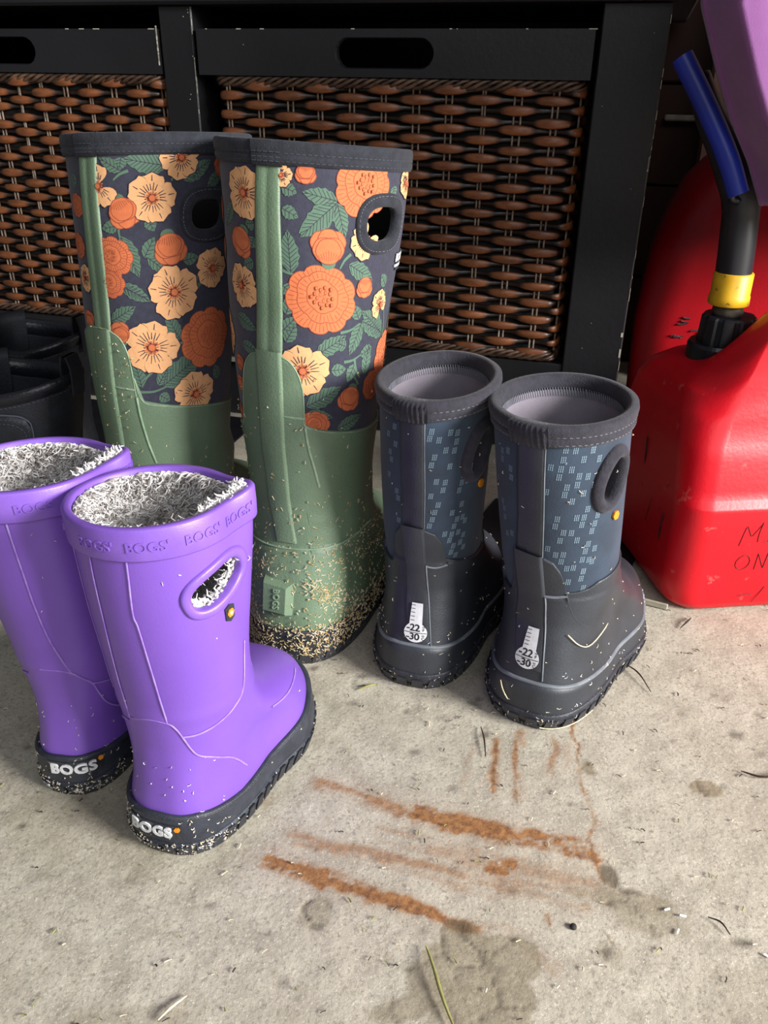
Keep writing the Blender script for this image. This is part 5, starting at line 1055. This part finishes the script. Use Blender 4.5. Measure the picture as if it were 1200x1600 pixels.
# ------------------------------------------------------------------ small navy boots
def navy_boot(key, label):
    b = BOOTS[key]; D = DATA[key]; top = b.top
    root = empty('winter_boot', b.loc, label, 'boot', 'short navy neoprene winter boots')
    sh = sorted([tuple(q) for q in D['shell'] if q[1] > .085]); st = [q[0] for q in sh]; sv = [q[1] for q in sh]
    hi = lambda th: np.interp((np.asarray(th) + PI) % (2 * PI) - PI, [-PI, -1.6, st[0] - .05] + st + [2.2, PI], [.118, .114, .106] + [max(y, .1) for y in sv] + [.125, .118])
    hd = DATA['navyR']['handle']; th0, v0 = hd[0][0] - .14, .197; a_, c_ = .0090, .0180; rot = -.42
    h = hole_test(b, th0, v0, a_ + .001, c_ + .001, rot)
    V, F = rows_mesh(b, [(v, 0.0) for v in np.linspace(.085, top - .004, 56)], n=180, holes=[h]); shaft = part('shaft', V, F, M_navy, root, label='navy neoprene shaft with pale dotted squares')
    V, F = rows_mesh(b, [(v, -.0038) for v in np.linspace(top - .006, .05, 40)], n=120, holes=[h]); part('lining', V, F, M_liner, root, label='pale grey fabric lining'); foot_bed(b, root, M_dliner, .055)
    acc = Acc(); V2, F2 = dot_cluster(); pts = [tuple(q) for q in D['dots']]
    for t, v in pts:
        if v < top - .016: decal(acc, b, t, v, V2, F2, .0002, mi=0)
    r = random.Random(5)
    for i in range(80):
        t = r.uniform(1.9, 5.2); t = (t + PI) % (2 * PI) - PI; v = .115 + .0062 * r.randint(0, 16)
        if v < top - .018 and (t > 1.9 or t < -1.2): decal(acc, b, t, v, V2, F2, .0002)
    acc.part('dotted_print', M_dots, shaft, smooth=False, stuff=True)
    # binding
    w = .0145; bk = lambda th: .0014 * np.exp(-((sym(th)) / .28) ** 2)
    def cuffrow(v, off): return (v, (lambda th, vv, off=off: off + bk(th) * (1 if off > 0 else -1) + .0003 * np.sin(th * 70) * np.exp(-(sym(th) / .3) ** 2)))
    V, F = rows_mesh(b, [cuffrow(top - w, .0002), cuffrow(top - w + .0004, .0018), cuffrow(top - w + .003, .0024), cuffrow(top - .0088, .0024), cuffrow(top - .0082, .0018), cuffrow(top - .0076, .0025), cuffrow(top - .004, .0034), cuffrow(top - .001, .0030), cuffrow(top, .0012), cuffrow(top, -.0016), cuffrow(top - .001, -.0040), cuffrow(top - .005, -.0050), cuffrow(top - .011, -.0048), cuffrow(top - .0116, -.0036)], n=220)
    cuff = part('top_binding', V, F, M_bindd, root, label='dark stitched binding round the top')
    acc = Acc(); stitches(acc, b, top - w + .0018, .0021, .0019, .0019, .00045, .2, 2 * PI - .2); stitches(acc, b, top - .0072, .0026, .0019, .0019, .00045, .25, 2 * PI - .25)
    th = -PI
    while th < PI:                                           # zigzag inside the rim
        _, _, A, _ = b.SN(th, top - .01); V2, F2 = rect2(.0006, .0052); c_s = .45
        t, vv = b.loc2(th, top - .0125, np.array([(-.0008, -.003), (.0008, .003)])); P = b.at(t, vv, np.array([-.0056, -.0056])); V, F = tube(P, .00032, 4); acc.add(V, F); th += .0023 / float(A)
    acc.part('stitching', M_thread, cuff, smooth=False)
    ths = np.linspace(D['sl'][0][0] - .05, D['sr'][0][0] + .04, 26)
    V, F = rows_mesh(b, [(top - w - .0012, .0006), (top - w - .0008, lambda t, v: .0030 + .0006 * np.sin(t * 90)), (top - .008, lambda t, v: .0046 + .0007 * np.sin(t * 80 + 1)), (top - .002, lambda t, v: .0054 + .0007 * np.sin(t * 95)), (top, lambda t, v: .0040 + .0003 * np.sin(t * 90)), (top, -.002), (top - .006, -.0064)], ths=ths, wrap=False); part('gathered_tab', V, F, M_bindd, cuff)
    # hand slot
    V, F = slot_ring(b, th0, v0, a_, c_, rot, [(-.0022, -.006), (-.0026, -.001), (-.0020, .0030), (0, .0048), (.0020, .0046), (.0040, .0034), (.0056, .0024), (.0064, .0012), (.0066, -.0002)], p=2.2)
    part('hand_slot_binding', V, F, M_bindd, root)
    acc = Acc(); bt, bv = DATA['navyR']['badge'][0]; V2, F2 = poly_disc(lambda t: .0034 * (.88 + .12 * abs(math.cos(3 * t))), 24, 1); decal(acc, b, th0 + .12, v0 - .0285, V2, F2, .0004, ext=.0014); acc.part('orange_badge', M_orange, root, smooth=False)
    pipe = lambda th: np.interp(sym(th), [0, .2, .72, 1.2, 1.6, 2.4, PI], [.0400, .0396, .0350, .0300, .0300, .0335, .0360])
    ths = np.unique(np.concatenate([np.linspace(-PI, PI, 150, endpoint=False), np.linspace(-.7, .8, 90)]))
    sv_ = .108
    rows = [((lambda th, k=k: pipe(th) - .002 + (hi(th) - pipe(th) + .002) * k), lambda th, v: .0014 + .0010 * smooth01((sv_ - v) / .002)) for k in np.linspace(0, 1, 60)] + [(lambda th: hi(th) + .0002, .0007), (lambda th: hi(th) + .0003, -.0002)]
    V, F = rows_mesh(b, rows, ths=ths); shell = part('rubber_shell', V, F, M_navyr, root, label='charcoal rubber foot with a rounded tab up the heel')
    prof = [(0, -.0004), (.05, .0009), (.16, .0012), (.45, .0008), (.55, .0013), (.9, .0016), (.965, .0015), (1, -.0003)]
    vlo = max(D['sl'][-1][1], D['sr'][-1][1]); stripe(b, 'back_stripe', root, M_navyr, D['sl'], D['sr'], vlo - .004, top - w, 0, prof, label='charcoal rubber stripe up the back seam')
    vb = max(D['rl'][-1][1], D['rr'][-1][1]) + .001
    stripe(b, 'heel_rib', shell, M_navyr, D['rl'], D['rr'], vb, vlo + .001, .0020, [(0, -.0004), (.06, .0010), (.14, .0012), (.5, .0006), (.90, .0012), (.96, .0008), (1, -.0006)])
    acc = Acc(); R_ = sorted(D['rr'] + D['sr'][1:], key=lambda q: q[1])
    ridge(acc, b, [(t, v) for t, v in R_ if v < vlo], .0013, .0012, .0024); ridge(acc, b, [(t, v) for t, v in D['sr']], .0009, .0006, .0012)
    ridge(acc, b, D['seam'], .0022, .0012, .0018); acc.part('worn_ridges', M_seamg, shell)
    acc = Acc(); ridge(acc, b, D['tail'], .0016, .0008, .0018); acc.part('moulded_ridge', M_navyr, shell); acc = Acc(); ridge(acc, b, [(1.75, .066), (2.1, .054), (2.5, .047)], .002, .0008, .0016); acc.part('moulded_ridge', M_navyr, shell)
    # sole: grey piping, rand and lugged outsole
    acc = Acc(); ridge(acc, b, [(t, float(pipe(t))) for t in spaced(-PI, PI, 80)], .0034, .0020, .0022, n=300); 
    rows = [(.013, .0010), (.0135, .0036)] + [((lambda th, k=k: .014 + (pipe(th) - .015) * k), .0036) for k in np.linspace(0, 1, 6)] + [(lambda th: pipe(th), .0018)]
    V, F = rows_mesh(b, rows, n=200); rand = part('rand', V, F, M_navyr, root); acc.part('piping', M_seamg, rand, label='pale grey piping line')
    V, F = rows_mesh(b, [(0, -.002), (0, .001), (.0015, .0034), (.010, .0050), (.0145, .0052), (.0156, .0046), (.0158, .003)], n=200, cap=True); so = part('sole', V, F, M_blackr, root, label='black lugged rubber sole')
    acc = Acc(); lugs(acc, b, 40, .0070, .0094, .0100, .0046, .0016); acc.part('tread_lugs', M_blackr, so, smooth=False)
    # thermometer mark
    it, iv = D['icon'][0]; it = float(np.clip(D['icon'][0][0], -.12, .12)); acc = Acc(); wx = 1.0
    def decal2(t_, v_, V_, F_, *q, **k): decal(acc, b, t_, v_, np.asarray(V_) * [wx, 1], F_, *q, **k)
    if key == 'navyR': iv = .0610
    V2, F2 = poly_disc(lambda t: .0082, 36, 3); decal2(it, iv - .0035, V2, F2, .0042, ext=.0003, mi=0)
    V2, F2 = rect2(.0086, .0165, 4, 6); decal2(it, iv + .0110, V2, F2, .0042, ext=.0003, mi=0)
    V2, F2 = rect2(.0158, .0005, 6, 2); decal2(it, iv - .0037, V2, F2, .00465, mi=1)
    for k in range(5): V2, F2 = rect2(.0030, .00045); V2 = V2 + [-.0024, 0]; decal2(it, iv + .0058 + k * .0028, V2, F2, .00465, mi=1)
    _, _, A, _ = b.SN(it, iv)
    for s, dy in (('-22', .0001), ('-30', -.0070)): V2, F2 = text2(s, .0078, .02, .95); V2 = V2 + [-.0014, 0]; decal2(it, iv + dy - .0002, V2, F2, .00465, mi=1)
    for s, dy in (('F', -.0012), ('C', -.0082)):
        V2, F2 = text2(s, .0030, .02); V2 = V2 + [.0058, 0]; decal2(it, iv + dy, V2, F2, .00465, mi=1)
        V2, F2 = text2('o', .0032, .01); V2 = V2 + [.0058, 0]; decal2(it, iv + dy + .0026, V2, F2, .00465, mi=1)
    acc.part('temperature_mark', None, shell, mats=[M_white, M_ink], smooth=False, label='white thermometer mark reading minus 22 F and minus 30 C')
    acc = Acc(); flecks(acc, b, 230, lambda t, v: (.8 if v < .016 else .25 if v < .05 else .05 if v < .12 else .02) * (1 if -1.5 < t < 2.2 else .15), lambda t, v: .0050 if v < .015 else .0036 if v < .036 else .0028 if v < .1 else .0004, .0010, .0036, .0007)
    if key == 'navyR':
        for pts in ([(.42, .078), (.62, .068), (.8, .064), (1.05, .068), (1.2, .072)], [(-.25, .034), (-.2, .028), (-.12, .022)], [(.15, .006), (.5, .004), (.9, .003)]):
            q = spl(pts, 14); V, F = tube(b.at(q[:, 0], q[:, 1], np.full(14, .0042 if pts[0][1] > .05 else .0062)), .0005, 4); acc.add(V, F, 0)
    acc.part('straw_crumbs', None, root, mats=[M_straw, M_white], stuff=True)
    return root
navy_boot('navyR', 'short navy boot, right one of the pair, beside the red fuel can')
navy_boot('navyL', 'short navy boot, left one, between the tall floral boot and its mate')

# ------------------------------------------------------------------ black leather ankle boots in the shade
def black_boot(key, label):
    b = BOOTS[key]; b.loc[2] = .0034; top = b.top; root = empty('leather_ankle_boot', b.loc, label, 'boot', 'black leather ankle boots')
    dip = lambda th: np.interp(sym(th), [0, .5, 1.3, 2.0, 2.6, PI], [top, top - .003, top - .012, top - .010, top - .004, top])
    rows = [((lambda th, k=k: .016 + (dip(th) - .016) * k), 0.0) for k in np.linspace(0, 1, 50)] + [(lambda th: dip(th) - .0005, -.0030), (lambda th: dip(th) - .02, -.0045), (lambda th: dip(th) - .06, -.0045)]
    V, F = rows_mesh(b, rows, n=140); part('upper', V, F, M_leathern, root); foot_bed(b, root, M_dliner, .08)
    # padded glossy collar
    V, F = rows_mesh(b, [(lambda th: dip(th) - .012, .0004), (lambda th: dip(th) - .010, .0014), (lambda th: dip(th) - .005, .0024), (lambda th: dip(th) - .0005, .0018), (lambda th: dip(th), -.0010), (lambda th: dip(th) - .006, -.0050), (lambda th: dip(th) - .016, -.0052), (lambda th: dip(th) - .018, -.0035)], n=140)
    part('padded_collar', V, F, M_leather, root, label='shiny padded collar')
    acc = Acc(); stitches(acc, b, lambda t: float(dip(t)) - .0135, .0004, .0026, .0014, .0006); 
    ov = [(-.75, .02), (-.80, .08), (-.84, .136), (-.94, .150), (-1.2, .154), (-1.8, .152), (-2.4, .148)]
    path_stitches(acc, b, [(t - .05, v - .004) for t, v in ov], .0020, .0026, .0012, .0006); path_stitches(acc, b, [(t - .09, v - .008) for t, v in ov], .0020, .0026, .0012, .0006)
    path_stitches(acc, b, [(-.92, .118), (-1.3, .120), (-1.9, .118)], .0020, .0026, .0012, .0006)
    acc.part('stitching', M_threadd, root, smooth=False)
    hi = lambda th: np.interp(th, [-2.4, -1.2, -.94, -.84, -.80, -.75], [.148, .154, .150, .138, .09, .03])
    ths = np.linspace(-2.4, -.755, 60); rows = [((lambda th, k=k: .016 + (hi(th) - .016) * k), .0016) for k in np.linspace(0, 1, 20)] + [(hi, -.0002)]
    V, F = rows_mesh(b, rows, ths=ths, wrap=False); part('stitched_overlay', V, F, M_leathern, root); acc = Acc(); ridge(acc, b, ov, .0016, .0012, .0012); acc.part('raw_edge', M_threadd, root)
    # pull tab at the heel
    P = b.at(np.array([0.]), np.array([top - .02]), np.array([.004]))[0]; n = b.at(np.array([0.]), np.array([top - .02]), np.array([.1]))[0] - P; n[2] = 0; n /= np.linalg.norm(n); sd = np.cross(n, [0, 0, 1.])
    pr = [(0, 0), (.001, .012), (.001, .026), (-.002, .036), (-.007, .036), (-.009, .026), (-.010, .010)]
    V = []
    for a_, z in pr:
        for s in (-.008, .008): V.append(P + n * a_ + sd * s + np.array([0, 0, z]))
    V2 = [p + n * .0018 for p in V]; k = len(pr); F = [(2*i, 2*i+1, 2*i+3, 2*i+2) for i in range(k-1)] + [(2*k+2*i, 2*k+2*i+2, 2*k+2*i+3, 2*k+2*i+1) for i in range(k-1)]
    for s in (0, 1): F += [(2*i+s, 2*i+2+s, 2*k+2*i+2+s, 2*k+2*i+s) for i in range(k-1)]
    part('pull_tab', np.vstack([V, V2]), F, M_leathern, root, smooth=False)
    # tongue
    ths = np.linspace(2.3, 2 * PI - 2.3, 16); V, F = rows_mesh(b, [(.12, -.006), (.15, -.007), (top - .01, -.006), (top, -.003), (top, .001), (top - .01, .0), (.15, -.003)], ths=ths, wrap=False); part('tongue', V + [0, 0, .002], F, M_leathern, root)
    V, F = rows_mesh(b, [(0, -.002), (0, .002), (.002, .004), (.016, .004), (.0175, .002), (.0175, -.001)], n=120, cap=True); part('sole', V, F, M_blackr, root)
black_boot('blkF', 'black leather ankle boot with stitched overlay, front one behind the purple boots')
black_boot('blkB', 'black leather ankle boot half hidden at the back, beneath the left basket')
